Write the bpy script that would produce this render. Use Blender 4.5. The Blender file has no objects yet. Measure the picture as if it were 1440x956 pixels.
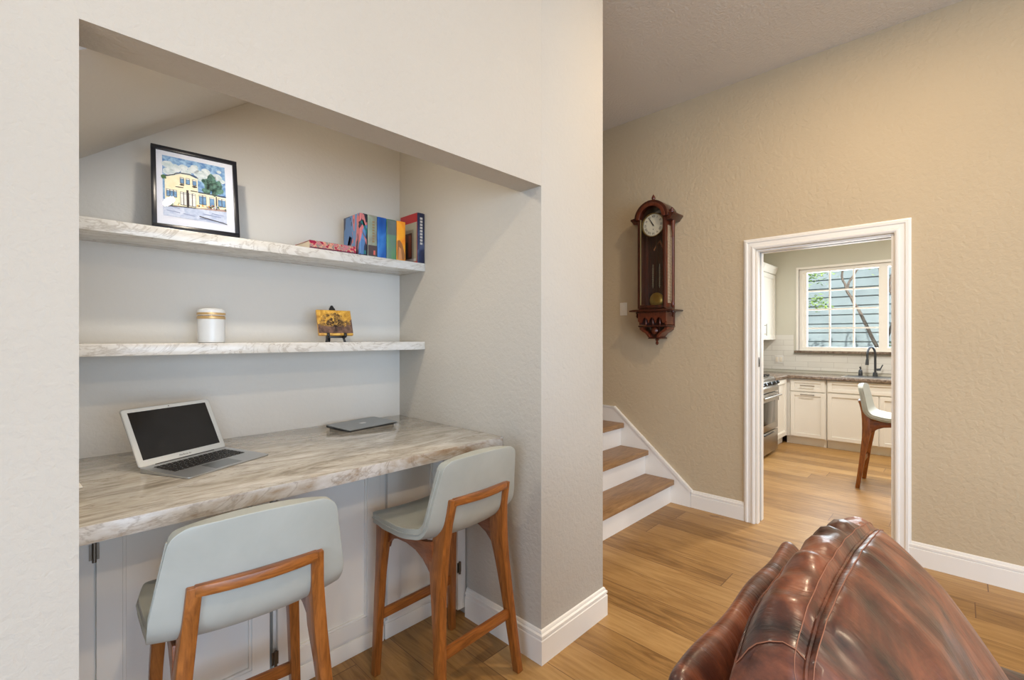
import bpy, bmesh, math, random
from mathutils import Vector, Matrix
random.seed(7)
PI = math.pi
col = bpy.context.scene.collection
R = math.radians

# ------------------------------------------------------------------ materials
def s2l(c):
    return tuple(((v/255)/12.92 if v/255 <= .04045 else ((v/255+.055)/1.055)**2.4) for v in c) + (1,)

class NT:
    def __init__(s, name):
        s.m = bpy.data.materials.new(name); s.m.use_nodes = True
        s.t = s.m.node_tree; s.b = s.t.nodes['Principled BSDF']
    def n(s, typ, **kw):
        nd = s.t.nodes.new(typ)
        for k, v in kw.items():
            if k in nd.inputs: nd.inputs[k].default_value = v
            else: setattr(nd, k, v)
        return nd
    def l(s, a, ao, b, bi): s.t.links.new(a.outputs[ao], b.inputs[bi])
    def ramp(s, stops):
        r = s.t.nodes.new('ShaderNodeValToRGB'); e = r.color_ramp.elements
        while len(e) < len(stops): e.new(.5)
        for i, (p, c) in enumerate(stops): e[i].position = p; e[i].color = c
        return r
    def coords(s, scale=(1,1,1), rot=(0,0,0), kind='Object'):
        tc = s.n('ShaderNodeTexCoord'); mp = s.n('ShaderNodeMapping')
        mp.inputs['Scale'].default_value = scale; mp.inputs['Rotation'].default_value = rot
        s.l(tc, kind, mp, 'Vector'); return mp
    def noise(s, mp, scale, detail=4, rough=.5, dist=0):
        n = s.n('ShaderNodeTexNoise'); n.inputs['Scale'].default_value = scale
        n.inputs['Detail'].default_value = detail; n.inputs['Roughness'].default_value = rough
        n.inputs['Distortion'].default_value = dist
        if mp: s.l(mp, 'Vector', n, 'Vector')
        return n
    def bump(s, src, out, strength, dist=.01):
        b = s.n('ShaderNodeBump'); b.inputs['Strength'].default_value = strength; b.inputs['Distance'].default_value = dist
        s.l(src, out, b, 'Height'); s.l(b, 'Normal', s.b, 'Normal'); return b

def plain(name, rgb, rough=.5, metal=0, spec=.5, coat=0):
    t = NT(name); t.b.inputs['Base Color'].default_value = s2l(rgb)
    t.b.inputs['Roughness'].default_value = rough; t.b.inputs['Metallic'].default_value = metal
    t.b.inputs['Specular IOR Level'].default_value = spec; t.b.inputs['Coat Weight'].default_value = coat
    # a hint of surface variation keeps every finish procedural
    mp = t.coords(); n = t.noise(mp, 60, 2); t.bump(n, 'Fac', .03, .001)
    return t.m

def wallpaint(name, rgb, bump=.35, scale=55, rough=.75):
    t = NT(name); mp = t.coords()
    n = t.noise(mp, scale, 3, .55, .4); n2 = t.noise(mp, 1.3, 2)
    c = s2l(rgb)
    rp = t.ramp([(.3, tuple(v*.97 for v in c[:3])+(1,)), (.7, tuple(min(1, v*1.02) for v in c[:3])+(1,))])
    t.l(n2, 'Fac', rp, 'Fac'); t.l(rp, 'Color', t.b, 'Base Color')
    t.b.inputs['Roughness'].default_value = rough; t.b.inputs['Specular IOR Level'].default_value = .3
    t.bump(n, 'Fac', bump, .006); return t.m

def mottled(name, a, b, scale=8, rough=.4, metal=0, detail=5, lo=.35, hi=.65, sc=(1,1,1), bump=0, c=None):
    t = NT(name); mp = t.coords(sc); n = t.noise(mp, scale, detail, .6, .6)
    st = [(lo, s2l(a)), (hi, s2l(b))]
    if c: st = [(lo, s2l(a)), ((lo+hi)/2, s2l(b)), (hi, s2l(c))]
    rp = t.ramp(st); t.l(n, 'Fac', rp, 'Fac'); t.l(rp, 'Color', t.b, 'Base Color')
    t.b.inputs['Roughness'].default_value = rough; t.b.inputs['Metallic'].default_value = metal
    if bump: t.bump(n, 'Fac', bump, .004)
    return t.m

def wood(name, dark, light, axis=2, rough=.35, scale=1.0, coat=.15):
    t = NT(name); sc = [9*scale]*3; sc[axis] = .9*scale
    mp = t.coords(tuple(sc)); n = t.noise(mp, 6, 6, .6, 1.2); n2 = t.noise(mp, 30, 3, .6)
    rp = t.ramp([(.3, s2l(dark)), (.7, s2l(light))])
    mx = t.n('ShaderNodeMath', operation='MULTIPLY_ADD'); mx.inputs[1].default_value = .25
    t.l(n2, 'Fac', mx, 0); t.l(n, 'Fac', mx, 2)
    sb = t.n('ShaderNodeMath', operation='SUBTRACT'); sb.inputs[1].default_value = .125
    t.l(mx, 'Value', sb, 0); t.l(sb, 'Value', rp, 'Fac'); t.l(rp, 'Color', t.b, 'Base Color')
    t.b.inputs['Roughness'].default_value = rough; t.b.inputs['Coat Weight'].default_value = coat
    t.b.inputs['Coat Roughness'].default_value = .25
    t.bump(n2, 'Fac', .08, .002); return t.m

def floor_mat():
    t = NT('oak_planks'); W, L = .19, 1.9
    tc = t.n('ShaderNodeTexCoord'); sp = t.n('ShaderNodeSeparateXYZ'); t.l(tc, 'Object', sp, 'Vector')
    def m(op, a, b=None, c=None):
        nd = t.n('ShaderNodeMath', operation=op)
        for i, v in enumerate((a, b, c)):
            if v is None: continue
            if isinstance(v, (int, float)): nd.inputs[i].default_value = v
            else: t.t.links.new(v, nd.inputs[i])
        return nd.outputs[0]
    x, y = sp.outputs['X'], sp.outputs['Y']
    rx = m('DIVIDE', x, W); row = m('FLOOR', rx); fx = m('SUBTRACT', rx, row)
    wn = t.n('ShaderNodeTexWhiteNoise', noise_dimensions='1D'); t.t.links.new(row, wn.inputs['W'])
    yo = m('ADD', m('DIVIDE', y, L), m('MULTIPLY', wn.outputs['Value'], 7.3)); cl = m('FLOOR', yo); fy = m('SUBTRACT', yo, cl)
    cb = t.n('ShaderNodeCombineXYZ'); t.t.links.new(row, cb.inputs[0]); t.t.links.new(cl, cb.inputs[1])
    w2 = t.n('ShaderNodeTexWhiteNoise', noise_dimensions='3D'); t.l(cb, 'Vector', w2, 'Vector')
    rnd = w2.outputs['Value']
    gv = t.n('ShaderNodeCombineXYZ')
    t.t.links.new(m('MULTIPLY_ADD', x, 16, m('MULTIPLY', rnd, 50)), gv.inputs[0])
    t.t.links.new(m('MULTIPLY_ADD', y, 1.6, m('MULTIPLY', rnd, 31)), gv.inputs[1])
    g1 = t.n('ShaderNodeTexNoise'); g1.inputs['Scale'].default_value = 1.6; g1.inputs['Detail'].default_value = 6
    g1.inputs['Distortion'].default_value = 1.5; g1.inputs['Roughness'].default_value = .6; t.l(gv, 'Vector', g1, 'Vector')
    rp = t.ramp([(.28, s2l((124, 89, 46))), (.5, s2l((163, 124, 72))), (.75, s2l((188, 150, 96)))])
    f = m('ADD', m('MULTIPLY', g1.outputs['Fac'], .75), m('MULTIPLY', rnd, .28)); t.t.links.new(f, rp.inputs['Fac'])
    # knots
    kv = t.n('ShaderNodeCombineXYZ'); t.t.links.new(m('MULTIPLY', x, 3.2), kv.inputs[0]); t.t.links.new(m('MULTIPLY', y, 1.5), kv.inputs[1])
    vo = t.n('ShaderNodeTexVoronoi'); vo.inputs['Scale'].default_value = 1.0; t.l(kv, 'Vector', vo, 'Vector')
    kr = t.ramp([(.02, (0, 0, 0, 1)), (.11, (1, 1, 1, 1))])
    kn = t.n('ShaderNodeTexNoise'); kn.inputs['Scale'].default_value = 25; t.l(tc, 'Object', kn, 'Vector')
    t.t.links.new(m('ADD', vo.outputs['Distance'], m('MULTIPLY_ADD', kn.outputs['Fac'], .14, -.06)), kr.inputs['Fac'])
    mk = t.n('ShaderNodeMix', data_type='RGBA'); mk.inputs['A'].default_value = s2l((96, 64, 38))
    t.l(kr, 'Color', mk, 'Factor'); t.l(rp, 'Color', mk, 'B')
    # joints
    gx = m('MINIMUM', fx, m('SUBTRACT', 1, fx)); gy = m('MINIMUM', fy, m('SUBTRACT', 1, fy))
    ga = m('GREATER_THAN', gx, .008); gb = m('GREATER_THAN', gy, .0012); gg = m('MULTIPLY', ga, gb)
    mj = t.n('ShaderNodeMix', data_type='RGBA'); mj.inputs['A'].default_value = s2l((112, 78, 46))
    t.t.links.new(gg, mj.inputs['Factor']); t.t.links.new(mk.outputs['Result'], mj.inputs['B'])
    t.t.links.new(mj.outputs['Result'], t.b.inputs['Base Color'])
    t.b.inputs['Roughness'].default_value = .38; t.b.inputs['Specular IOR Level'].default_value = .4
    bp = t.n('ShaderNodeBump'); bp.inputs['Strength'].default_value = .12; bp.inputs['Distance'].default_value = .003
    t.t.links.new(m('ADD', gg, m('MULTIPLY', g1.outputs['Fac'], .5)), bp.inputs['Height']); t.l(bp, 'Normal', t.b, 'Normal')
    return t.m

def stone(name, cols, scale=2.2, rot=.5, rough=.07, stretch=3.2):
    t = NT(name); mp = t.coords((1*1.0, stretch, stretch), (0, 0, rot))
    n = t.noise(mp, scale, 9, .62, 1.6); n2 = t.noise(mp, scale*9, 5, .6, .5)
    ad = t.n('ShaderNodeMath', operation='MULTIPLY_ADD'); ad.inputs[1].default_value = .35
    t.l(n2, 'Fac', ad, 0); t.l(n, 'Fac', ad, 2)
    rp = t.ramp([(p, s2l(c)) for p, c in cols]); t.l(ad, 'Value', rp, 'Fac')
    # thin veins
    n3 = t.noise(mp, scale*.9, 6, .6, 2.2)
    s1 = t.n('ShaderNodeMath', operation='SUBTRACT'); s1.inputs[1].default_value = .5; t.l(n3, 'Fac', s1, 0)
    ab = t.n('ShaderNodeMath', operation='ABSOLUTE'); t.l(s1, 'Value', ab, 0)
    vr = t.ramp([(0, (.55, .5, .45, 1)), (.018, (1, 1, 1, 1))]); t.l(ab, 'Value', vr, 'Fac')
    mu = t.n('ShaderNodeMix', data_type='RGBA', blend_type='MULTIPLY'); mu.inputs['Factor'].default_value = .6
    t.l(rp, 'Color', mu, 'A'); t.l(vr, 'Color', mu, 'B'); t.t.links.new(mu.outputs['Result'], t.b.inputs['Base Color'])
    t.b.inputs['Roughness'].default_value = rough; return t.m

def leather():
    t = NT('brown_leather'); mp = t.coords((1.9, 1.1, 1.1), (0, .5, .5))
    n = t.noise(mp, 4.2, 8, .68, .7); mp2 = t.coords(); f = t.noise(mp2, 260, 3, .6)
    rp = t.ramp([(.34, s2l((38, 20, 17))), (.46, s2l((84, 44, 31))), (.58, s2l((130, 74, 50))), (.74, s2l((168, 108, 78)))])
    t.l(n, 'Fac', rp, 'Fac'); t.l(rp, 'Color', t.b, 'Base Color')
    t.b.inputs['Roughness'].default_value = .36; t.b.inputs['Coat Weight'].default_value = .4; t.b.inputs['Coat Roughness'].default_value = .2
    mp3 = t.coords((9, 1.6, 1.6), (0, 0, .2)); w = t.noise(mp3, 2.0, 4, .55, 1.0)
    b1 = t.bump(f, 'Fac', .12, .001); b2 = t.n('ShaderNodeBump'); b2.inputs['Strength'].default_value = .32; b2.inputs['Distance'].default_value = .02
    t.l(w, 'Fac', b2, 'Height'); t.l(b1, 'Normal', b2, 'Normal'); t.l(b2, 'Normal', t.b, 'Normal')
    return t.m

def tile_mat():
    t = NT('white_wall_tile'); mp = t.coords((1, 1, 1), (R(90), 0, R(90)))
    tc = t.n('ShaderNodeTexCoord'); sp = t.n('ShaderNodeSeparateXYZ'); t.l(tc, 'Object', sp, 'Vector')
    ad = t.n('ShaderNodeMath', operation='ADD'); t.l(sp, 'X', ad, 0); t.l(sp, 'Y', ad, 1)
    cb = t.n('ShaderNodeCombineXYZ'); t.l(ad, 'Value', cb, 'X'); t.l(sp, 'Z', cb, 'Y')
    br = t.n('ShaderNodeTexBrick'); t.l(cb, 'Vector', br, 'Vector')
    br.inputs['Scale'].default_value = 1; br.inputs['Brick Width'].default_value = .3; br.inputs['Row Height'].default_value = .075
    br.inputs['Mortar Size'].default_value = .0022; br.inputs['Color1'].default_value = s2l((226, 224, 216)); br.inputs['Color2'].default_value = s2l((220, 218, 210))
    br.inputs['Mortar'].default_value = s2l((196, 192, 184)); t.l(br, 'Color', t.b, 'Base Color')
    t.b.inputs['Roughness'].default_value = .2; return t.m

def glass(name='clear_glass', tint=(1, 1, 1), gloss=.06):
    t = NT(name); t.t.nodes.remove(t.b); out = t.t.nodes['Material Output']
    tr = t.n('ShaderNodeBsdfTransparent'); tr.inputs['Color'].default_value = tint+(1,)
    gl = t.n('ShaderNodeBsdfGlossy'); gl.inputs['Roughness'].default_value = .02
    lw_ = t.n('ShaderNodeLayerWeight'); lw_.inputs['Blend'].default_value = .5
    pw = t.n('ShaderNodeMath', operation='POWER'); pw.inputs[1].default_value = 4; t.l(lw_, 'Facing', pw, 0)
    fr = t.n('ShaderNodeMath', operation='MULTIPLY_ADD'); fr.inputs[1].default_value = .5; fr.inputs[2].default_value = .045; t.l(pw, 'Value', fr, 0)
    mx = t.n('ShaderNodeMixShader'); t.l(fr, 'Value', mx, 'Fac'); t.l(tr, 'BSDF', mx, 1); t.l(gl, 'BSDF', mx, 2)
    t.l(mx, 'Shader', out, 'Surface'); return t.m

def emit(name, rgb, s):
    t = NT(name); t.b.inputs['Base Color'].default_value = (0, 0, 0, 1)
    t.b.inputs['Emission Color'].default_value = rgb+(1,); t.b.inputs['Emission Strength'].default_value = s; return t.m

M = {}
M['wall'] = wallpaint('wall_paint_greige', (192, 186, 175), .5)
M['niche'] = wallpaint('wall_paint_brightened', (216, 212, 204), .22)  # same paint as the walls, extra niche brightness put into its colour
M['tan'] = wallpaint('wall_paint_tan', (196, 178, 148), .8, 38)
M['ceil'] = wallpaint('ceiling_paint', (214, 209, 200), .8, 60)
M['kwall'] = wallpaint('kitchen_wall_paint', (206, 204, 190), .12)
M['white'] = plain('white_trim_paint', (240, 236, 228), .35)
M['cab'] = plain('white_cabinet_paint', (236, 235, 230), .35)
M['kcab'] = plain('kitchen_cabinet_paint', (234, 231, 222), .35)
M['floor'] = floor_mat()
M['stone'] = stone('quartzite', [(.38, (112, 104, 93)), (.52, (148, 141, 130)), (.66, (182, 177, 167)), (.85, (210, 207, 201))])
M['stone_edge'] = stone('quartzite_edge', [(.42, (134, 104, 76)), (.54, (170, 152, 132)), (.66, (198, 192, 184)), (.85, (224, 222, 220))], 2.2, .4, .25, 2)
M['shelf_stone'] = stone('quartzite_shelf', [(.3, (158, 146, 130)), (.48, (196, 190, 180)), (.62, (216, 213, 206)), (.8, (228, 226, 222))], 3.2, .5, .22, 2)
M['granite'] = mottled('brown_granite', (92, 76, 64), (150, 134, 118), 40, .18)
M['vinyl'] = mottled('grey_upholstery_leather', (166, 170, 164), (174, 178, 172), 5, .42, bump=.05)
M['walnut'] = wood('walnut_stain_legs', (110, 62, 24), (170, 104, 46), 2, .33)
M['walnut_h'] = wood('walnut_stain_rail', (110, 62, 24), (170, 104, 46), 0, .33)
M['walnut_y'] = wood('walnut_stain_side', (104, 58, 34), (150, 90, 52), 1, .33)
M['tread'] = wood('oak_tread', (132, 96, 58), (178, 138, 92), 0, .45, .8)
M['mahog'] = wood('mahogany_clock_case', (36, 14, 8), (84, 36, 20), 2, .28, 1, .3)
M['mahog_l'] = wood('mahogany_clock_light', (70, 28, 16), (112, 54, 32), 2, .3, 1, .3)
M['leather'] = leather()
M['thread'] = plain('tan_thread', (150, 98, 74), .6)
M['black'] = plain('black_paint', (24, 24, 26), .4)
M['frameblack'] = plain('black_frame_wood', (22, 24, 32), .3)
M['steel'] = plain('stainless_steel', (178, 172, 164), .3, 1)
M['dsteel'] = plain('dark_brushed_metal', (92, 98, 106), .3, 1)
M['hinge'] = plain('hinge_metal', (120, 116, 108), .35, 1)
M['alu'] = plain('silver_aluminium', (196, 199, 202), .35, .85)
M['alu_dark'] = plain('silver_aluminium_lid', (150, 154, 156), .3, .9)
M['screen'] = mottled('dark_screen', (14, 14, 16), (26, 26, 28), 9, .12)
M['bezel'] = plain('silver_bezel', (196, 200, 200), .45, .3)
M['keys'] = plain('black_keys', (18, 18, 20), .5)
M['logo'] = plain('white_logo', (232, 236, 238), .3)
M['greytext'] = plain('grey_lettering', (120, 122, 124), .5)
M['wax'] = plain('white_ceramic', (224, 226, 226), .3)
M['gold'] = plain('gold_band', (214, 180, 126), .35, .5)
M['golddark'] = plain('bronze_line', (140, 108, 66), .4, .5)
M['plate'] = plain('switch_plate_plastic', (236, 228, 212), .4)
M['wplate'] = plain('white_plastic', (228, 226, 220), .4)
M['pages'] = plain('book_pages', (214, 204, 184), .8)
M['glass'] = glass()
M['tile'] = tile_mat()

# ------------------------------------------------------------------ mesh builder
class MB:
    def __init__(s): s.v = []; s.f = []; s.mi = []; s.cur = 0
    def mat(s, i): s.cur = i; return s
    def add(s, vs, fs):
        o = len(s.v); s.v += [tuple(v) for v in vs]
        for f in fs: s.f.append([o+i for i in f]); s.mi.append(s.cur)
        return s
    def box(s, x0, x1, y0, y1, z0, z1):
        vs = [(x0,y0,z0),(x1,y0,z0),(x1,y1,z0),(x0,y1,z0),(x0,y0,z1),(x1,y0,z1),(x1,y1,z1),(x0,y1,z1)]
        return s.add(vs, [(0,3,2,1),(4,5,6,7),(0,1,5,4),(1,2,6,5),(2,3,7,6),(3,0,4,7)])
    def prism(s, poly, lo, hi, axis='x'):
        """poly: 2D points in the two remaining axes (cyclic order yz / xz / xy)"""
        n = len(poly)
        def P(p, h): return {'x': (h, p[0], p[1]), 'y': (p[0], h, p[1]), 'z': (p[0], p[1], h)}[axis]
        vs = [P(p, lo) for p in poly] + [P(p, hi) for p in poly]
        return s.add(vs, [tuple(range(n))[::-1], tuple(range(n, 2*n))] + [(i, (i+1) % n, n+(i+1) % n, n+i) for i in range(n)])
    def cyl(s, p0, p1, r0, r1=None, seg=16, cap=True):
        return s.tube([p0, p1], [r0, r0 if r1 is None else r1], seg, cap)
    def tube(s, path, rad, seg=10, cap=True):
        path = [Vector(p) for p in path]; n = len(path)
        if isinstance(rad, (int, float)): rad = [rad]*n
        rings = []; prev = None
        for i, p in enumerate(path):
            d = (path[min(i+1, n-1)]-path[max(i-1, 0)]).normalized()
            a = prev if prev else (Vector((0,0,1)) if abs(d.z) < .9 else Vector((1,0,0)))
            a = (a-d*a.dot(d)).normalized(); prev = a; b = d.cross(a)
            rings.append([p+(a*math.cos(2*PI*k/seg)+b*math.sin(2*PI*k/seg))*rad[i] for k in range(seg)])
        vs = [v for r in rings for v in r]; fs = []
        for i in range(n-1):
            for k in range(seg):
                k2 = (k+1) % seg; fs.append((i*seg+k, i*seg+k2, (i+1)*seg+k2, (i+1)*seg+k))
        if cap: fs += [tuple(range(seg))[::-1], tuple(range((n-1)*seg, n*seg))]
        return s.add(vs, fs)
    def lathe(s, prof, c=(0,0,0), axis='z', seg=24, cap=True):
        """prof: (r, h) list along the axis"""
        vs = []; n = len(prof); c = Vector(c)
        for r, h in prof:
            for k in range(seg):
                a = 2*PI*k/seg; x, y = r*math.cos(a), r*math.sin(a)
                vs.append(c+Vector({'z': (x,y,h), 'x': (h,x,y), 'y': (x,h,y)}[axis]))
        fs = [(i*seg+k, i*seg+(k+1) % seg, (i+1)*seg+(k+1) % seg, (i+1)*seg+k) for i in range(n-1) for k in range(seg)]
        if cap: fs += [tuple(range(seg))[::-1], tuple(range((n-1)*seg, n*seg))]
        return s.add(vs, fs)
    def sweep(s, path, wa, wb, A, B):
        """rectangular section swept along a path; wa/wb half sizes along unit vectors A/B"""
        n = len(path); A = Vector(A); B = Vector(B)
        if isinstance(wa, (int, float)): wa = [wa]*n
        if isinstance(wb, (int, float)): wb = [wb]*n
        vs = []
        for p, a, b in zip(path, wa, wb):
            p = Vector(p); vs += [p-A*a-B*b, p+A*a-B*b, p+A*a+B*b, p-A*a+B*b]
        fs = [(i*4+k, i*4+(k+1) % 4, i*4+4+(k+1) % 4, i*4+4+k) for i in range(n-1) for k in range(4)]
        fs += [(0,3,2,1), tuple(range((n-1)*4, n*4))]
        return s.add(vs, fs)
    def poly(s, pts): return s.add(pts, [tuple(range(len(pts)))])
    def build(s, name, mat, parent=None, bevel=0, seg=2, smooth=False, mods=(), mtx=None, angle=35):
        me = bpy.data.meshes.new(name); bm = bmesh.new()
        vs = [bm.verts.new(v) for v in s.v]
        for f, mi in zip(s.f, s.mi):
            try: fc = bm.faces.new([vs[i] for i in f]); fc.material_index = mi
            except ValueError: pass
        bmesh.ops.recalc_face_normals(bm, faces=bm.faces[:])
        if bevel:
            ed = [e for e in bm.edges if len(e.link_faces) == 2 and e.calc_face_angle(0) > R(25)]
            bmesh.ops.bevel(bm, geom=ed, offset=bevel, segments=seg, affect='EDGES', profile=.5, clamp_overlap=True)
        if smooth or bevel:
            for f in bm.faces: f.smooth = True
            for e in bm.edges:
                if len(e.link_faces) == 2 and e.calc_face_angle(0) > R(angle): e.smooth = False
        if mtx: bm.transform(mtx)
        bm.to_mesh(me); bm.free()
        for m in (mat if isinstance(mat, (list, tuple)) else [mat]): me.materials.append(m)
        o = bpy.data.objects.new(name, me); col.objects.link(o)
        if parent: o.parent = parent
        for typ, kw in mods:
            md = o.modifiers.new(typ.lower(), typ)
            for k, v in kw.items(): setattr(md, k, v)
        return o

def thing(name, label, cat, loc=(0,0,0), rz=0, group=None):
    o = bpy.data.objects.new(name, None); col.objects.link(o); o.empty_display_size = .05
    o.location = loc; o.rotation_euler = (0, 0, rz); return tag(o, label, cat, group)
def tag(o, label, cat, group=None):
    o['label'] = label; o['category'] = cat
    if group: o['group'] = group
    return o
def struct(o): o['kind'] = 'structure'; return o
def text_mesh(name, body, size, mat, mtx, parent, depth=.0003, align='CENTER'):
    cu = bpy.data.curves.new(name+'_c', 'FONT'); cu.body = body; cu.size = size; cu.extrude = depth
    cu.align_x = align; cu.align_y = 'CENTER'; cu.resolution_u = 3
    tmp = bpy.data.objects.new(name+'_t', cu); col.objects.link(tmp)
    dg = bpy.context.evaluated_depsgraph_get(); dg.update()
    me = bpy.data.meshes.new_from_object(tmp.evaluated_get(dg)); me.transform(mtx)
    bpy.data.objects.remove(tmp); bpy.data.curves.remove(cu)
    me.materials.clear(); me.materials.append(mat); me.name = name
    o = bpy.data.objects.new(name, me); col.objects.link(o); o.parent = parent; return o

def run_profile(path, prof, flip=1, closed_caps=True):
    """extrude profile (d, z) along an xy path; d offsets to the left of travel * flip, mitred"""
    P = [Vector((p[0], p[1])) for p in path]; n = len(P); mb = MB(); rings = []
    for i, p in enumerate(P):
        ns = []
        if i > 0: d = (P[i]-P[i-1]).normalized(); ns.append(Vector((-d.y, d.x))*flip)
        if i < n-1: d = (P[i+1]-P[i]).normalized(); ns.append(Vector((-d.y, d.x))*flip)
        m = ns[0] if len(ns) == 1 else (ns[0]+ns[1])/(1+ns[0].dot(ns[1]))
        rings.append([(p.x+m.x*d_, p.y+m.y*d_, z) for d_, z in prof])
    k = len(prof)
    mb.add([v for r in rings for v in r], [(i*k+j, i*k+(j+1) % k, (i+1)*k+(j+1) % k, (i+1)*k+j) for i in range(n-1) for j in range(k)]
           + [tuple(range(k))[::-1], tuple(range((n-1)*k, n*k))])
    return mb

# ------------------------------------------------------------------ room dimensions (metres)
XF = 3.74; YW = 1.282; YI = 1.402; XP = 1.502; XE = 1.975; YB = 2.378; XL = .064; ZC = 3.33; ZH = 2.026
KX = 7.48; KY = 2.26; KZ = 2.8

struct(MB().box(-3.7, 9.0, -4.3, 3.6, -.1, 0).build('floor', M['floor']))
struct(MB().box(-3.7, XF+.06, -4.3, 3.6, ZC, ZC+.1).build('ceiling', M['ceil']))
struct(MB().box(XF+.07, KX+.2, -3.0, KY+.2, KZ, KZ+.1).build('ceiling', M['kwall']))
# alcove wall with its opening: one mesh
w = MB()
w.box(-3.5, XL, YW, YI, 0, ZC); w.box(XL, XP, YW, YI, ZH, ZC)
struct(w.build('wall_alcove', M['wall']))
struct(MB().box(XP, XE, YW, 3.5, 0, ZC).build('wall_pier', M['wall'], bevel=.004))
struct(MB().box(-.2, XP, YB, YB+.12, 0, 2.9).build('wall_niche_back', M['niche']))
struct(MB().box(-.06, XL, YI, YB, 0, 2.9).build('wall_niche_left', M['niche']))
# sloped soffit of the niche
sz = lambda x: 2.012+(x-XL)*.73
struct(MB().prism([(XL, sz(XL)), (.90, sz(.90)), (XP, sz(.90)), (XP, sz(.9)+.1), (.86, sz(.9)+.1), (XL, sz(XL)+.12)], YI, YB, 'y').build('ceiling_niche', M['niche']))
# far wall with doorway
DY0, DY1, DZ = .303, 1.095, 2.031
w = MB(); T = .13
w.box(XF, XF+T, DY1, 3.5, 0, ZC); w.box(XF, XF+T, DY0, DY1, DZ, ZC); w.box(XF, XF+T, -4.2, DY0, 0, ZC)
struct(w.build('wall_far', M['tan']))
struct(MB().box(XE, XF, 3.4, 3.5, 0, ZC).build('wall_stairwell', M['tan']))
# walls behind the camera, with window openings
w = MB(); LX = -3.5
w.box(LX-.15, LX, -4.2, -2.6, 0, ZC); w.box(LX-.15, LX, -.2, YI, 0, ZC); w.box(LX-.15, LX, -2.6, -.2, 0, .5); w.box(LX-.15, LX, -2.6, -.2, 2.5, ZC)
struct(w.build('wall_left', M['wall']))
w = MB(); BY = -4.0
w.box(LX, -2.4, BY-.15, BY, 0, ZC); w.box(2.2, XF, BY-.15, BY, 0, ZC); w.box(-2.4, 2.2, BY-.15, BY, 2.45, ZC); w.box(-2.4, 2.2, BY-.15, BY, 0, .06)
struct(w.build('wall_back', M['wall']))
w = MB()
for y0, y1 in ((-2.6, -2.54), (-1.43, -1.37), (-.26, -.2)): w.box(LX-.1, LX-.04, y0, y1, .5, 2.5)
for z0, z1 in ((.5, .56), (2.44, 2.5)): w.box(LX-.1, LX-.04, -2.54, -.26, z0, z1)
struct(w.build('window_2', M['white']))
w = MB()
for x0, x1 in ((-2.4, -2.33), (-.9, -.83), (.63, .7), (2.13, 2.2)): w.box(x0, x1, BY-.1, BY-.04, .06, 2.45)
w.box(-2.4, 2.2, BY-.1, BY-.04, .06, .12); w.box(-2.4, 2.2, BY-.1, BY-.04, 2.39, 2.45)
struct(w.build('window_3', M['white']))

# baseboards
BP = [(0, 0), (.016, 0), (.016, .100), (.0115, .103), (.0115, .108), (.016, .111), (.016, .121), (.0085, .126), (.0085, .130), (.006, .137), (0, .140)]
struct(run_profile([(XP, 1.765), (XP, YW), (XE, YW), (XE, 1.73)], BP, -1).build('baseboard_pier', M['white']))
struct(run_profile([(-3.48, YW), (XL, YW)], BP, -1).build('baseboard_alcove', M['white']))
struct(run_profile([(XF, -3.98), (XF, .236)], BP, 1).build('baseboard_far_right', M['white']))
struct(run_profile([(XF, 1.178), (XF, 1.582)], BP, 1).build('baseboard_far_left', M['white']))

# doorway casing and jamb
def casing(name, xface, sgn):
    prof = [(0, 0), (0, .018), (.010, .024), (.020, .024), (.026, .017), (.048, .016), (.054, .022), (.066, .022), (.072, .012), (.080, .010), (.080, 0)]
    mb = MB(); k = len(prof)
    # corners: inner line of the opening, going up left side, across, down
    rings = []
    for (y, z, my, mz) in ((DY1+.004, 0, 1, 0), (DY1+.004, DZ+.004, 1, 1), (DY0-.004, DZ+.004, -1, 1), (DY0-.004, 0, -1, 0)):
        rings.append([(xface-sgn*t_, y+my*w_, z+mz*w_) for w_, t_ in prof])
    mb.add([v for r in rings for v in r], [(i*k+j, i*k+(j+1) % k, (i+1)*k+(j+1) % k, (i+1)*k+j) for i in range(3) for j in range(k)] + [tuple(range(k))[::-1], tuple(range(3*k, 4*k))])
    return struct(mb.build(name, M['white']))
casing('trim_1', XF, 1); casing('trim_2', XF+T, -1)
w = MB(); J = .012
w.box(XF-.002, XF+.045, DY1-J, DY1, 0, DZ); w.box(XF+.085, XF+T+.002, DY1-J, DY1, 0, DZ); w.box(XF-.002, XF+T+.002, DY0, DY0+J, 0, DZ)
w.box(XF-.002, XF+.045, DY0+J, DY1-J, DZ-J, DZ); w.box(XF+.085, XF+T+.002, DY0+J, DY1-J, DZ-J, DZ)
struct(w.build('trim_3', M['white']))
struct(MB().box(XF+.045, XF+.085, DY0+J, DY1-J, DZ-.003, DZ).box(XF+.045, XF+.085, DY1-.003, DY1, 0, DZ).build('trim_4', M['black']))
lp = thing('latch_plate', 'small dark metal latch plate on the left doorway jamb', 'latch', (XF+.022, DY1-J-.0015, 1.2))
MB().box(-.012, .012, -.0015, .0015, -.035, .035).build('strike_plate', M['hinge'], lp, bevel=.001)
MB().box(-.006, .006, -.0022, -.0012, -.016, .016).build('latch_hole', M['black'], lp)

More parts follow.
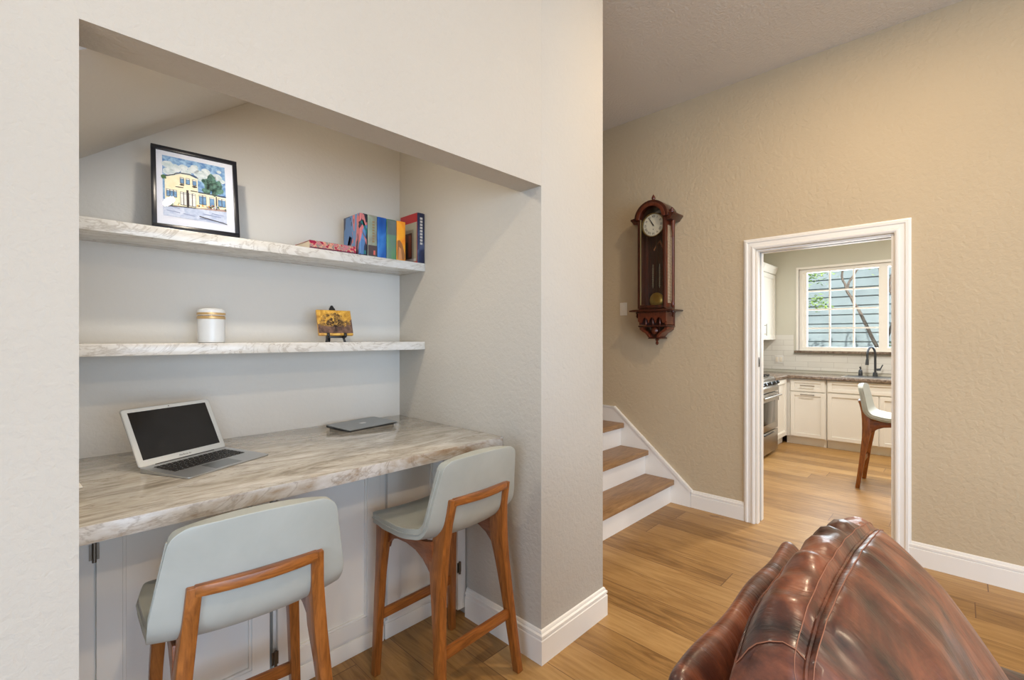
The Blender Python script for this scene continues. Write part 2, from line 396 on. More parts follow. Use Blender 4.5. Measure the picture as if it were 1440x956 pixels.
# ------------------------------------------------------------------ stairs
st = thing('staircase', 'oak-treaded stairs with white risers rising beside the tan wall', 'stairs', (2.86, 1.75, 0))
def stp(mb, name, mat, bevel=0): return mb.build(name, mat, st, bevel=bevel, mtx=Matrix.Translation((-2.86, -1.75, 0)))
RZ = [.197, .405, .610]; RY = [1.75, 1.982, 2.222]
x0, x1 = XE+.004, XF-.022
for i in range(3):
    zb = 0 if i == 0 else RZ[i-1]; yend = RY[i+1] if i < 2 else 3.39
    stp(MB().box(x0, x1, RY[i], RY[i]+.018, zb, RZ[i]-.042), 'riser', M['white'])
    stp(MB().box(x0, x1, RY[i]-.032, yend+.004 if i < 2 else yend, RZ[i]-.042, RZ[i]), 'tread', M['tread'], .005)
# skirt board on the far wall
sk = MB().prism([(1.585, 0), (1.585, .128), (2.298, .735), (3.39, .735), (3.39, 0)], XF-.02, XF-.0005, 'x')
o = struct(sk.build('trim_5', M['white']))
cp = [(1.572, .128), (1.572, .143), (2.292, .752), (3.39, .752), (3.39, .738), (2.30, .738), (1.588, .128)]
struct(MB().prism(cp, XF-.027, XF, 'x').build('trim_6', M['white']))

# ------------------------------------------------------------------ niche desk, shelves
dk = tag(MB().box(0, XP-XL-.002, 0, YB-1.512-.002, 0, .046).build('desk_countertop', [M['stone'], M['stone_edge']], bevel=.003), 'long polished beige-grey veined stone desktop filling the niche', 'countertop')
dk.location = (XL+.001, 1.512, .881)
for p in dk.data.polygons:
    if abs(p.normal.y) > .7: p.material_index = 1
SY = 2.121
for z, lab, nm in ((1.746, 'upper floating stone shelf holding the books and framed picture', 'u'), (1.316, 'lower floating stone shelf holding the white jar and gold canvas', 'l')):
    s_ = tag(MB().box(0, XP-XL-.002, 0, YB-SY-.002, 0, .0435).build('floating_shelf', M['shelf_stone'], bevel=.002), lab, 'shelf', 'floating stone shelves')
    s_.location = (XL+.001, SY, z)

# niche cabinets
CY = 1.877
def panel_door(name, parent, x0, x1, z0, z1, y, mat, stile=.062, th=.02, face=-1, bead=True):
    """frame and recessed panel door facing -Y, one mesh"""
    mb = MB(); s = stile
    mb.box(x0, x0+s, y, y+th, z0, z1); mb.box(x1-s, x1, y, y+th, z0, z1)
    mb.box(x0+s, x1-s, y, y+th, z0, z0+s); mb.box(x0+s, x1-s, y, y+th, z1-s, z1)
    if bead:
        b = .009
        for a in ((x0+s, x0+s+b, z0+s, z1-s), (x1-s-b, x1-s, z0+s, z1-s), (x0+s+b, x1-s-b, z0+s, z0+s+b), (x0+s+b, x1-s-b, z1-s-b, z1-s)):
            mb.box(a[0], a[1], y+.005, y+th, a[2], a[3])
    mb.box(x0+s, x1-s, y+.015, y+th, z0+s, z1-s)
    return mb.build(name, mat, parent, bevel=.0012, seg=1)
def hinge(parent, x, y, z):
    h = MB().cyl((x, y-.006, z-.03), (x, y-.006, z+.03), .0055, seg=10).box(x-.012, x+.012, y-.002, y, z-.024, z+.024)
    h.build('hinge', M['hinge'], parent, smooth=True)
def loc_cab(label, xa, xb, doors, hinges, fill=None):
    c = thing('base_cabinet', label, 'cabinet', ((xa+xb)/2, CY, 0)); ox, oy = -(xa+xb)/2, -CY
    MB().box(xa+ox, xb+ox, .021, YB-CY-.004, .085, .878).build('carcass', M['cab'], c)
    MB().box(xa+ox, xb+ox, .012, .05, 0, .07).box(xa+ox, xb+ox, .016, .05, .07, .084).build('plinth', M['cab'], c, bevel=.003)
    for (a, b) in doors: panel_door('door', c, a+ox, b+ox, .092, .872, 0, M['cab'])
    for (hx, hz) in hinges: hinge(c, hx+ox, 0, hz)
    return c
c1 = loc_cab('white desk cabinet at the left end of the niche, behind the left stool', XL+.002, .628, [(.132, .622)], [(.127, .735), (.127, .2)])
MB().box(XL+.003-.346, .125-.346, 0, .02, .092, .872).build('filler_strip', M['cab'], c1)
c2 = loc_cab('white desk cabinet between the two bar stools', .640, 1.112, [(.650, 1.085)], [(.640, .16)])
MB().box(1.087-.876, 1.108-.876, .004, .02, .092, .872).build('filler_strip', M['cab'], c2)
c3 = loc_cab('white desk cabinet behind the right stool, against the niche side wall', 1.118, 1.498, [(1.124, 1.436)], [])
MB().box(1.444-1.308, 1.495-1.308, -.108, .02, .045, .872).build('end_panel', M['cab'], c3, bevel=.003)
hinge(c3, 1.452-1.308, -.108, .255)

# small white card at far left of desktop
cd = tag(MB().prism([(0, 0), (.028, 0), (.028, .13), (0, .13)], 0, .004, 'z').build('paper_pad', M['wplate'], bevel=.001), 'white paper pad on the desktop half hidden by the left niche edge', 'paper')
cd.location = (.07, 1.80, .9285)
cd.rotation_euler = (0, 0, R(4)); cd.location = (.0755, 1.90, .928)

# ------------------------------------------------------------------ laptops
def laptop_logo(parent, mat, z, s=.022):
    mb = MB()
    pts = []
    for k in range(40):  # bitten-fruit silhouette
        a = 2*PI*k/40; r = 1+.10*math.cos(2*a)-.16*max(0, math.sin(a))**8-.10*max(0, -math.sin(a))**10
        x, y = r*math.cos(a)*.92, r*math.sin(a)
        dx, dy = x-1.12, y-.1
        d = math.hypot(dx, dy)
        if d < .42: x, y = 1.12+dx/d*.42, .1+dy/d*.42
        pts.append((x*s, y*s))
    mb.prism(pts, z, z+.0004, 'z')
    leaf = [(0, 1.12), (.10, 1.42), (.36, 1.62), (.34, 1.32), (.16, 1.14)]
    mb.prism([(x*s, y*s) for x, y in leaf], z, z+.0004, 'z')
    return mb.build('logo', mat, parent)
lw, ld = .325, .227
lt = thing('laptop', 'open silver laptop with dark screen on the desktop', 'laptop', (.44, 1.95, .927), R(26))
def rrect(w, d, r, n=5):
    pts = []
    for cx, cy, a0 in ((w/2-r, d/2-r, 0), (-w/2+r, d/2-r, 90), (-w/2+r, -d/2+r, 180), (w/2-r, -d/2+r, 270)):
        for k in range(n+1): a = R(a0+90*k/n); pts.append((cx+r*math.cos(a), cy+r*math.sin(a)))
    return pts
# wedge base
bs = MB(); pts = rrect(lw, ld, .012); n = len(pts)
hz = lambda y: .0045+.0115*((y+ld/2)/ld)
bs.add([(x, y, .0012) for x, y in pts]+[(x, y, hz(y)) for x, y in pts], [tuple(range(n))[::-1], tuple(range(n, 2*n))]+[(i, (i+1) % n, n+(i+1) % n, n+i) for i in range(n)])
bs.build('base', M['alu'], lt, bevel=.0008, seg=1)
for fx_ in (-.14, .14): MB().box(fx_-.01, fx_+.01, -.1, .1, 0, .0012).build('rubber_foot', M['black'], lt)
kb = MB()
tilt = math.atan(.0115/ld)
def key(mb, xa, xb, ya, yb):
    mb.add([(xa, ya, hz(ya)+.0001), (xb, ya, hz(ya)+.0001), (xb, yb, hz(yb)+.0001), (xa, yb, hz(yb)+.0001), (xa+.0006, ya+.0006, hz(ya)+.0016), (xb-.0006, ya+.0006, hz(ya)+.0016), (xb-.0006, yb-.0006, hz(yb)+.0016), (xa+.0006, yb-.0006, hz(yb)+.0016)],
           [(0,3,2,1),(4,5,6,7),(0,1,5,4),(1,2,6,5),(2,3,7,6),(3,0,4,7)])
rows = [(.082, .009, [1]*14), (.070, .0155, [1]*13+[1.5]), (.0515, .0155, [1.5]+[1]*13), (.033, .0155, [1.8]+[1]*11+[1.8]), (.0145, .0155, [2.3]+[1]*10+[2.3]), (-.004, .0155, [1,1,1,1.3,5.6,1.3,1,1,1,1])]
for ytop, h, ks in rows:
    tot = sum(ks); u = .272/tot; x = -.136
    for k in ks: key(kb, x+.0019, x+k*u-.0019, ytop-h+.0012, ytop); x += k*u
kb.build('keyboard', M['keys'], lt)
tp = MB(); key(tp, -.052, .052, -.100, -.030); tpo = tp.build('trackpad', M['alu_dark'], lt)
tpo.location.z = -.0011
# lid
sc = bpy.data.objects.new('screen_lid', None)
L = Matrix.Translation((0, ld/2-.004, .015)) @ Matrix.Rotation(R(90-27), 4, 'X')
ml = MB().prism([(x, y+.1075) for x, y in rrect(lw, .213, .010)], -.0045, 0, 'z')
lid = ml.build('screen_lid', M['alu'], lt, bevel=.001, seg=1, mtx=L)
MB().prism([(x, y+.1075) for x, y in rrect(lw-.006, .207, .008)], 0, .0006, 'z').build('bezel', M['bezel'], lid, mtx=L)
MB().box(-.143, .143, .024, .199, .0006, .0009).build('display', M['screen'], lid, mtx=L)
MB().cyl((0, .206, .0005), (0, .206, .0012), .002, seg=10).build('camera_lens', M['black'], lid, mtx=L)
MB().cyl((-.11, .0, -.003), (.11, .0, -.003), .0045, seg=12).build('hinge_bar', M['black'], lt, mtx=L)
bpy.data.objects.remove(sc)
text_mesh('lettering', 'MacBook Air', .0085, M['greytext'], L @ Matrix.Translation((0, .0125, .0010)), lid)

cl = thing('laptop', 'closed grey laptop with white logo lying near the niche corner', 'laptop', (1.185, 2.225, .927), R(9))
pts = rrect(.30, .20, .011); n = len(pts); b2 = MB()
cz = lambda y, t: (.0035 if t else .0)+.0
b2.add([(x*.985, y*.97, .0015) for x, y in pts]+[(x, y, .004+.0065*((y+.1)/.2)) for x, y in pts], [tuple(range(n))[::-1], tuple(range(n, 2*n))]+[(i, (i+1) % n, n+(i+1) % n, n+i) for i in range(n)])
b2.build('base', M['dsteel'], cl, bevel=.0006, seg=1)
b3 = MB(); z1 = lambda y: .0055+.0065*((y+.1)/.2)
b3.add([(x, y, z1(y)) for x, y in pts]+[(x, y, z1(y)+.004) for x, y in pts], [tuple(range(n))[::-1], tuple(range(n, 2*n))]+[(i, (i+1) % n, n+(i+1) % n, n+i) for i in range(n)])
ll = b3.build('screen_lid', M['alu_dark'], cl, bevel=.0008, seg=1)
lg = laptop_logo(ll, M['logo'], 0, .019); lg.rotation_euler = (math.atan(.0325), 0, PI); lg.location = (0, .0, .0131)
MB().cyl((-.11, .096, .0085), (.11, .096, .0085), .0045, seg=10).build('hinge_bar', M['black'], cl)
for fx_ in (-.12, .12): MB().box(fx_-.01, fx_+.01, -.09, .09, 0, .002).build('rubber_foot', M['black'], cl)

nl = thing('niche_puck_light', 'small round lamp set in the sloped niche ceiling above the picture', 'light', (.372, 1.72, sz(.372)-.002))
nl.rotation_euler = (0, -math.atan(.73), 0)
MB().lathe([(.030, -.008), (.045, -.008), (.047, 0), (.030, 0)], seg=28, cap=False).build('trim_ring', M['white'], nl, smooth=True)
MB().cyl((0, 0, -.004), (0, 0, -.001), .0305, seg=28).build('lens', emit('puck_lens', (1, .9, .76), 30), nl)
# ------------------------------------------------------------------ jar, canvas on easel
jr = thing('jar', 'white lidded cylindrical jar with gold bands on the lower shelf', 'jar', (.517, 2.25, 1.3595))
MB().lathe([(.044, 0), (.0485, .003), (.049, .02), (.0495, .108), (.048, .110)]).build('body', M['wax'], jr, smooth=True)
MB().lathe([(.0500, .0985), (.0508, .100), (.0508, .108), (.0500, .1095)], seg=32).build('gold_band', M['gold'], jr, smooth=True)
MB().lathe([(.0482, .1095), (.0482, .1125)], seg=32).build('bronze_line', M['golddark'], jr, smooth=True)
ldj = MB().lathe([(.050, .1125), (.0505, .114), (.0505, .128), (.048, .136), (.038, .1415), (.02, .144), (.004, .1445)], seg=32).build('lid', M['wax'], jr, smooth=True)
MB().lathe([(.0506, .115), (.0512, .116), (.0512, .124), (.0506, .125)], seg=32).build('gold_rim', M['gold'], ldj, smooth=True)

ea = thing('tabletop_easel', 'small black wooden tabletop easel under the gold canvas', 'easel', (1.034, 2.235, 1.3595), R(-6))
for sx in (-1, 1):
    MB().sweep([(sx*.045, -.035, 0), (sx*.038, -.026, .03), (sx*.008, .022, .168)], .005, .004, (1,0,0), (0,1,0)).build('front_leg', M['black'], ea, bevel=.001)
    MB().prism([(-.052, .024), (-.030, .018), (-.032, .027), (-.048, .033), (-.050, .046), (-.056, .044), (-.058, .032)], sx*.041-.006, sx*.041+.006, 'x').build('hook', M['black'], ea, bevel=.001)
MB().sweep([(0, .065, 0), (0, .026, .165)], .005, .004, (1,0,0), (0,1,0)).build('rear_leg', M['black'], ea, bevel=.001)
MB().box(-.046, .046, -.034, -.026, .020, .032).build('crossbar', M['black'], ea, bevel=.001)
MB().sweep([(0, .018, .150), (0, .024, .172), (0, .026, .182)], [.012, .009, .003], .005, (1,0,0), (0,1,0)).build('top_finial', M['black'], ea, bevel=.001)
# canvas: gold ground with a spreading dark tree
def gold_mat():
    t = NT('gold_ground'); mp = t.coords(); n = t.noise(mp, 40, 6, .65, .8)
    rp = t.ramp([(.35, s2l((176, 122, 40))), (.6, s2l((224, 176, 78))), (.8, s2l((236, 204, 128)))]); t.l(n, 'Fac', rp, 'Fac'); t.l(rp, 'Color', t.b, 'Base Color')
    t.b.inputs['Roughness'].default_value = .4; return t.m
M['goldg'] = gold_mat(); M['treed'] = plain('dark_brown_ink', (48, 32, 26), .6); M['treem'] = mottled('olive_brown_foliage', (70, 48, 30), (196, 150, 72), 70, .6)
M['ground'] = mottled('dark_ground', (70, 48, 40), (128, 96, 78), 50, .6)
cv = thing('canvas_painting', 'small gold canvas of a dark spreading tree on black easel', 'painting', (1.034, 2.235, 1.3595), R(-6))
CM = Matrix.Translation((0, -.0505, .032)) @ Matrix.Rotation(R(-21), 4, 'X')
CM = Matrix.Translation((0, -.047, .0345)) @ Matrix.Rotation(R(-19.5), 4, 'X')
cw, chh = .166, .130
MB().box(-cw/2, cw/2, 0, .015, 0, chh).build('canvas', M['goldg'], cv, bevel=.001, mtx=CM)
pm = MB(); ly = -.0002
def blob(mb, u, v, r, k=9, sy=.8, jit=.25, lay=1):
    pts = []
    for i in range(k):
        a = 2*PI*i/k; rr = r*(1+random.uniform(-jit, jit)); pts.append((u+rr*math.cos(a), -.0002*lay, v+rr*sy*math.sin(a)))
    mb.poly(pts)
pm.mat(1)
pm.poly([(-cw/2, -.0002, .010), (cw/2, -.0002, .010), (cw/2, -.0002, .085), (.06, -.0002, .060), (.02, -.0002, .048), (-.03, -.0002, .044), (-cw/2, -.0002, .056)])
pm.mat(2)
for i in range(90):
    a = random.uniform(-.15, PI+.15); rr = random.uniform(.015, .07)
    blob(pm, rr*math.cos(a)*1.02, .052+rr*math.sin(a)*.85, random.uniform(.004, .009), lay=2+i % 3)
pm.mat(0)
def branch(p, a, ln, w, d):
    q = (p[0]+ln*math.cos(a), p[1]+ln*math.sin(a)); nx, nz = -math.sin(a)*w, math.cos(a)*w
    pm.poly([(p[0]-nx, -.0012, p[1]-nz), (q[0]-nx*.6, -.0012, q[1]-nz*.6), (q[0]+nx*.6, -.0012, q[1]+nz*.6), (p[0]+nx, -.0012, p[1]+nz)])
    if d:
        for da in (-.55, .05, .5): branch(q, a+da+random.uniform(-.2, .2), ln*.72, w*.6, d-1)
branch((0, .018), PI/2, .026, .0045, 0)
for a in (.45, .9, 1.4, 1.9, 2.3, 2.7): branch((0, .042), a, .022, .0020, 2)
pm.build('painted_tree', [M['treed'], M['ground'], M['treem']], cv, mtx=CM)

# ------------------------------------------------------------------ framed watercolour
fr = thing('framed_picture', 'black framed watercolour of a corner shop on the upper shelf', 'picture', (.447, 2.134, 1.7935), R(-4))
FM = Matrix.Rotation(R(-11.5), 4, 'X'); fw, fh = .286, .334
f = MB(); b = .0155
f.box(-fw/2, fw/2, 0, .018, 0, b); f.box(-fw/2, fw/2, 0, .018, fh-b, fh); f.box(-fw/2, -fw/2+b, 0, .018, b, fh-b); f.box(fw/2-b, fw/2, 0, .018, b, fh-b)
f.build('frame', M['frameblack'], fr, bevel=.0012, mtx=FM)
MB().box(-fw/2+b, fw/2-b, .010, .016, b, fh-b).build('mat_board', plain('pale_mat_board', (222, 226, 238), .8), fr, mtx=FM)
MB().box(-fw/2+b, fw/2-b, .0035, .005, b, fh-b).build('glazing', M['glass'], fr, mtx=FM)
MB().sweep([(0, .16, .0), (0, .078, .22)], .02, .002, (1,0,0), (0,1,0)).build('easel_strut', M['black'], fr)
pal = {}
def pc(name, rgb, rgb2=None, sc=60): pal[name] = mottled('ink_'+name, rgb, rgb2 or rgb, sc, .8); return pal[name]
order = [('sky', (70, 120, 180), (160, 196, 226)), ('cloud', (224, 230, 232), (186, 204, 208)), ('cream', (246, 240, 212), (236, 226, 190)), ('dark', (52, 46, 48), (70, 60, 56)),
         ('pane', (122, 168, 206), (90, 128, 172)), ('tree', (24, 56, 54), (104, 150, 134)), ('road', (206, 214, 232), (176, 190, 216)), ('pave', (196, 170, 160), (168, 140, 132)),
         ('red', (170, 60, 52), (120, 50, 60)), ('yellow', (232, 190, 60), (220, 140, 60)), ('green', (80, 120, 70), (50, 90, 60)), ('shade', (128, 142, 180), (160, 170, 200)), ('white', (236, 236, 232), (220, 220, 214))]
mats = [pc(n_, a, b_) for n_, a, b_ in order]; ix = {n_: i for i, (n_, _, _) in enumerate(order)}
A = MB(); au0, av0, auw, avh = -.108, .048, .208, .252
def ap(pts, m, lay): A.mat(ix[m]); A.poly([(au0+u*auw, .0098-.0003*lay, av0+v*avh) for u, v in pts])
def ac(u, v, r, m, lay, k=12, jit=.12, sy=1):
    A.mat(ix[m]); A.poly([(au0+(u+r*(1+random.uniform(-jit, jit))*math.cos(2*PI*i/k))*auw, .0098-.0003*lay, av0+(v+sy*r*(1+random.uniform(-jit, jit))*math.sin(2*PI*i/k))*avh) for i in range(k)])
ap([(0, .1), (1, .1), (1, 1), (0, 1)], 'sky', 0)
for u, v, r in ((.08, .86, .09), (.2, .82, .1), (.1, .74, .1), (.32, .86, .07), (.36, .78, .09), (.48, .84, .09), (.58, .80, .1), (.68, .86, .08), (.75, .78, .1), (.86, .8, .09), (.94, .74, .06), (.5, .9, .06), (.25, .7, .08), (.6, .72, .08), (.9, .9, .04)):
    ac(u, v, r, 'cloud', 1+int(u*30) % 3, sy=.62)
ap([(0, .02), (1, 0), (1, .28), (0, .28)], 'road', 4)
ap([(0, .16), (.3, .19), (1, .22), (1, .28), (0, .24)], 'pave', 5)
ap([(.03, .19), (.03, .645), (.19, .70), (.27, .735), (.42, .74), (.54, .70), (.54, .47), (1, .46), (1, .26), (.5, .21)], 'cream', 6)
for i in range(44):
    a = random.uniform(0, 2*PI); rr = .175*math.sqrt(random.random()); ac(.79+rr*math.cos(a), .625+rr*.95*math.sin(a), random.uniform(.03, .06), 'tree', 7+i % 3, 8, .3)
ac(.02, .64, .04, 'green', 8, 9, .3)
for seg_ in (((.03, .655), (.19, .71)), ((.18, .72), (.27, .75)), ((.27, .75), (.42, .755)), ((.42, .755), (.55, .715)), ((.54, .48), (1, .475)), ((.03, .18), (.5, .205)), ((.03, .18), (.03, .64))):
    (u0, v0), (u1, v1) = seg_; d = .006; ap([(u0-d*(u0 == u1), v0-d), (u1+d*(u0 == u1), v1-d), (u1+d*(u0 == u1), v1+d), (u0-d*(u0 == u1), v0+d)], 'dark', 11)
def win(u0, u1, v0, v1, cols=1, fl='pane'):
    ap([(u0, v0), (u1, v0), (u1, v1), (u0, v1)], 'dark', 11)
    w_ = (u1-u0)/cols
    for i in range(cols):
        a = u0+i*w_+.006; b_ = u0+(i+1)*w_-.006; ap([(a, v0+.008), (b_, v0+.008), (b_, v1-.03), (a, v1-.03)], fl, 12); ap([(a, v1-.024), (b_, v1-.024), (b_, v1-.006), (a, v1-.006)], 'white', 12)
for u in (.26, .35, .455): win(u, u+.065, .575, .68)
for u in (.26, .455): ac(u+.03, .555, .035, 'dark', 12, 10, .3, .4)
win(.05, .21, .33, .45, 3); win(.26, .36, .22, .44, 2, 'white'); win(.39, .50, .22, .44, 2, 'white'); win(.55, .67, .28, .44, 2); win(.72, .80, .27, .43, 1); win(.86, .99, .29, .43, 2)
ap([(.355, .20), (.39, .20), (.39, .48), (.355, .48)], 'dark', 13)
ap([(.82, .23), (.845, .23), (.845, .45), (.825, .45)], 'dark', 13)
ap([(.19, .50), (.31, .505), (.31, .517), (.19, .512)], 'dark', 12); ap([(.42, .475), (.53, .475), (.53, .488), (.42, .488)], 'dark', 12)
for i in range(60):
    u = random.uniform(.03, .98); v = .20+u*.05+random.uniform(0, .05)
    if .24 < u < .52: continue
    ac(u, v, random.uniform(.008, .018), random.choice(['red', 'yellow', 'green', 'dark', 'shade']), 14+i % 2, 6, .4)
for u, v, l_ in ((.05, .1, .2), (.3, .08, .18), (.6, .12, .3), (.55, .04, .4), (.1, .17, .15), (.75, .15, .2)):
    ap([(u, v), (u+l_, v-.015), (u+l_, v-.005), (u, v+.012)], 'shade', 9)
ap([(.55, .07), (1, .0), (1, .012), (.55, .085)], 'dark', 10)
A.build('print', mats, fr, mtx=FM)

# ------------------------------------------------------------------ books
def cover_mat(name, cols, scale=14, sc=(1,1,1), lo=.3, hi=.7, rough=.3, bands=False):
    t = NT(name); mp = t.coords(sc, (.4, .5, .7)); n = t.noise(mp, scale, 2, .5, .5)
    k = len(cols); rp = t.ramp([(lo+(hi-lo)*i/(k-1), s2l(c)) for i, c in enumerate(cols)])
    if bands: rp.color_ramp.interpolation = 'CONSTANT'
    t.l(n, 'Fac', rp, 'Fac'); t.l(rp, 'Color', t.b, 'Base Color'); t.b.inputs['Roughness'].default_value = rough; return t.m
def book(label, xa, xb, y0, depth, h, cov, extra=None, grp='upright books on the upper shelf'):
    t = thing('book', label, 'book', ((xa+xb)/2, y0+depth/2, 1.7895), 0, grp); w = xb-xa; c = .0028
    mb = MB(); mb.box(-w/2, -w/2+c, -depth/2, depth/2, 0, h); mb.box(w/2-c, w/2, -depth/2, depth/2, 0, h)
    # rounded spine
    pts = [(-w/2, -depth/2+.004), (w/2, -depth/2+.004)]+[(w/2*math.cos(a), -depth/2+.001-.004*math.sin(a)) for a in [PI*i/8 for i in range(9)]]
    mb.prism(pts[2:]+[(-w/2, -depth/2+.004), (w/2, -depth/2+.004)], 0, h, 'z')
    co = mb.build('cover', cov, t, smooth=True)
    MB().box(-w/2+c, w/2-c, -depth/2+.0045, depth/2-.004, .003, h-.003).build('pages', M['pages'], t)
    return t, co
H0 = .206; ys = 2.127
bk = cover_mat('cover_dark_abstract', [(40, 44, 62), (52, 58, 82), (96, 138, 186), (206, 118, 120), (44, 46, 60), (44, 120, 124)], 9, (1, 1.4, .7), .3, .7, bands=True)
t1, c1_ = book('upright book with a dark blue and pink angular cover, first of the row', 1.116, 1.158, ys, .165, H0, bk)
# angular shapes on its left cover and spine
g = MB(); XO = -.021-.0004
def gp(pts, m): g.mat(m); g.poly([(XO, -.0825+u*.165, v*H0) for u, v in pts])
gp([(.60, .98), (.85, .98), (.98, .3), (.75, .05), (.4, .45)], 0); gp([(.45, .5), (.72, .1), (.72, .02), (.55, .02)], 1); gp([(.5, .46), (.62, .52), (.76, .3), (.76, .06)], 1)
gp([(.02, .75), (.1, .62), (.22, .4), (.14, .8)], 1)
def gs(pts, m): g.mat(m); g.poly([(-.017+u*.034, -.0825-.0036, v*H0) for u, v in pts])
gs([(0, .98), (.55, .98), (.9, .75), (.5, .7)], 1); gs([(0, .78), (.4, .72), (1, .5), (1, .62), (.4, .86)], 2); gs([(0, .6), (.2, .6), (.95, .25), (.95, .38)], 1); gs([(0, .02), (.5, .02), (.6, .35), (.1, .4)], 0); gs([(.5, .03), (.85, .03), (.85, .12), (.5, .12)], 2)
g.build('cover_art', [plain('art_blue', (84, 124, 176), .3), plain('art_pink', (200, 122, 122), .3), plain('art_teal', (44, 118, 120), .3)], c1_)
t2, c2_ = book('upright book with a sage green and grey spine between the dark and blue books', 1.160, 1.211, ys, .155, H0, cover_mat('cover_sage', [(120, 136, 116), (150, 160, 142), (138, 132, 120)], 12))
g = MB(); g.mat(0).box(-.0235, .0235, -.0810, -.0800, .002, .055).mat(1).box(.004, .014, -.0815, -.0808, .008, .03).mat(2)
for k in range(8): g.box(-.002, .010, -.0815, -.0808, .07+k*.014, .079+k*.014)
g.build('spine_art', [plain('art_brownish', (84, 70, 72), .3), plain('art_coral', (214, 104, 92), .3), plain('art_ochre', (150, 128, 92), .3)], c2_, mtx=Matrix.Translation((0, -.0005, 0)))
t3, c3_ = book('upright book with a bright royal blue spine', 1.213, 1.264, ys, .155, H0-.001, cover_mat('cover_blue', [(16, 72, 148), (28, 92, 172), (60, 130, 205)], 10))
t4, c4_ = book('upright book with a green spine between the blue and orange books', 1.266, 1.323, ys, .155, H0-.002, cover_mat('cover_green', [(62, 92, 76), (98, 146, 104), (104, 128, 122)], 9))
MB().box(-.026, .026, -.0815, -.0805, .125, .200).build('spine_art', cover_mat('art_slate', [(88, 100, 98), (112, 122, 118)], 20), c4_)
t5, c5_ = book('upright book with an orange and brown spine', 1.325, 1.378, ys, .155, H0-.001, cover_mat('cover_orange', [(244, 150, 24), (248, 168, 40), (240, 130, 30)], 12))
g = MB(); g.mat(0).add([(-.024, -.0815, .003), (.020, -.0815, .003), (.022, -.0815, .03), (.006, -.0815, .085), (-.010, -.0815, .105), (-.024, -.0815, .10)], [(0,1,2,3,4,5)])
g.mat(1).add([(-.02, -.0820, .003), (.004, -.0820, .003), (-.002, -.0820, .06), (-.016, -.0820, .07)], [(0,1,2,3)]); g.build('spine_art', [plain('art_brown', (156, 102, 58), .3), plain('art_tan', (208, 144, 92), .3)], c5_)
t6, c6_ = book('tall book with a red-topped cover and navy spine against the niche wall', 1.452, 1.498, 2.124, .165, .272, cover_mat('cover_navy', [(28, 36, 66), (38, 50, 84), (120, 130, 160)], 14, lo=.35, hi=.85))
g = MB(); XO = -.023-.0005
def g6(u0, u1, v0, v1, m, o_=0): g.mat(m); g.poly([(XO-o_, -.0825+u*.165, v*.272) for u, v in ((u0, v0), (u1, v0), (u1, v1), (u0, v1))])
g6(0, 1, .0, 1, 0); g6(.02, .98, .03, .82, 1, .0003); g6(.30, .88, .10, .62, 2, .0006); g6(.36, .50, .14, .58, 3, .0009); g6(.56, .66, .12, .45, 4, .0009); g6(.70, .82, .2, .6, 3, .0009); g6(.08, .9, .04, .09, 5, .0006)
g.mat(5)
for k in range(9): g.box(-.008, .008, -.0865, -.0862, .10+k*.017, .112+k*.017)
g.build('cover_art', [plain('art_red', (168, 26, 32), .3), plain('art_grey_beige', (164, 160, 138), .3), plain('art_dark_brown', (84, 48, 36), .3), plain('art_rust', (140, 72, 50), .3), plain('art_black', (30, 26, 26), .3), plain('art_light', (196, 192, 184), .3)], c6_)
# lying book
lb = thing('book', 'thick red flowered book lying flat beside the upright books', 'book', (.985, 2.21, 1.7895), R(0))
c = .0028; wl, dl, hl = .226, .165, .036
mb = MB().box(-wl/2, wl/2, -dl/2, dl/2, 0, c).box(-wl/2, wl/2, -dl/2, dl/2, hl-c, hl).box(-wl/2, wl/2, -dl/2-.003, -dl/2, 0, hl)
lco = mb.build('cover', cover_mat('cover_rose', [(150, 24, 62), (186, 52, 84), (220, 170, 140), (120, 130, 124), (196, 120, 130)], 42, (1, 1, 1), .36, .62), lb, bevel=.0008, seg=1)
MB().box(-wl/2+.003, wl/2-.003, -dl/2+.001, dl/2-.004, c, hl-c).build('pages', M['pages'], lb)
MB().box(-wl/2, wl/2, -dl/2-.0036, -dl/2-.0030, 0, .006).build('spine_edge', plain('art_plum', (96, 34, 60), .3), lco)

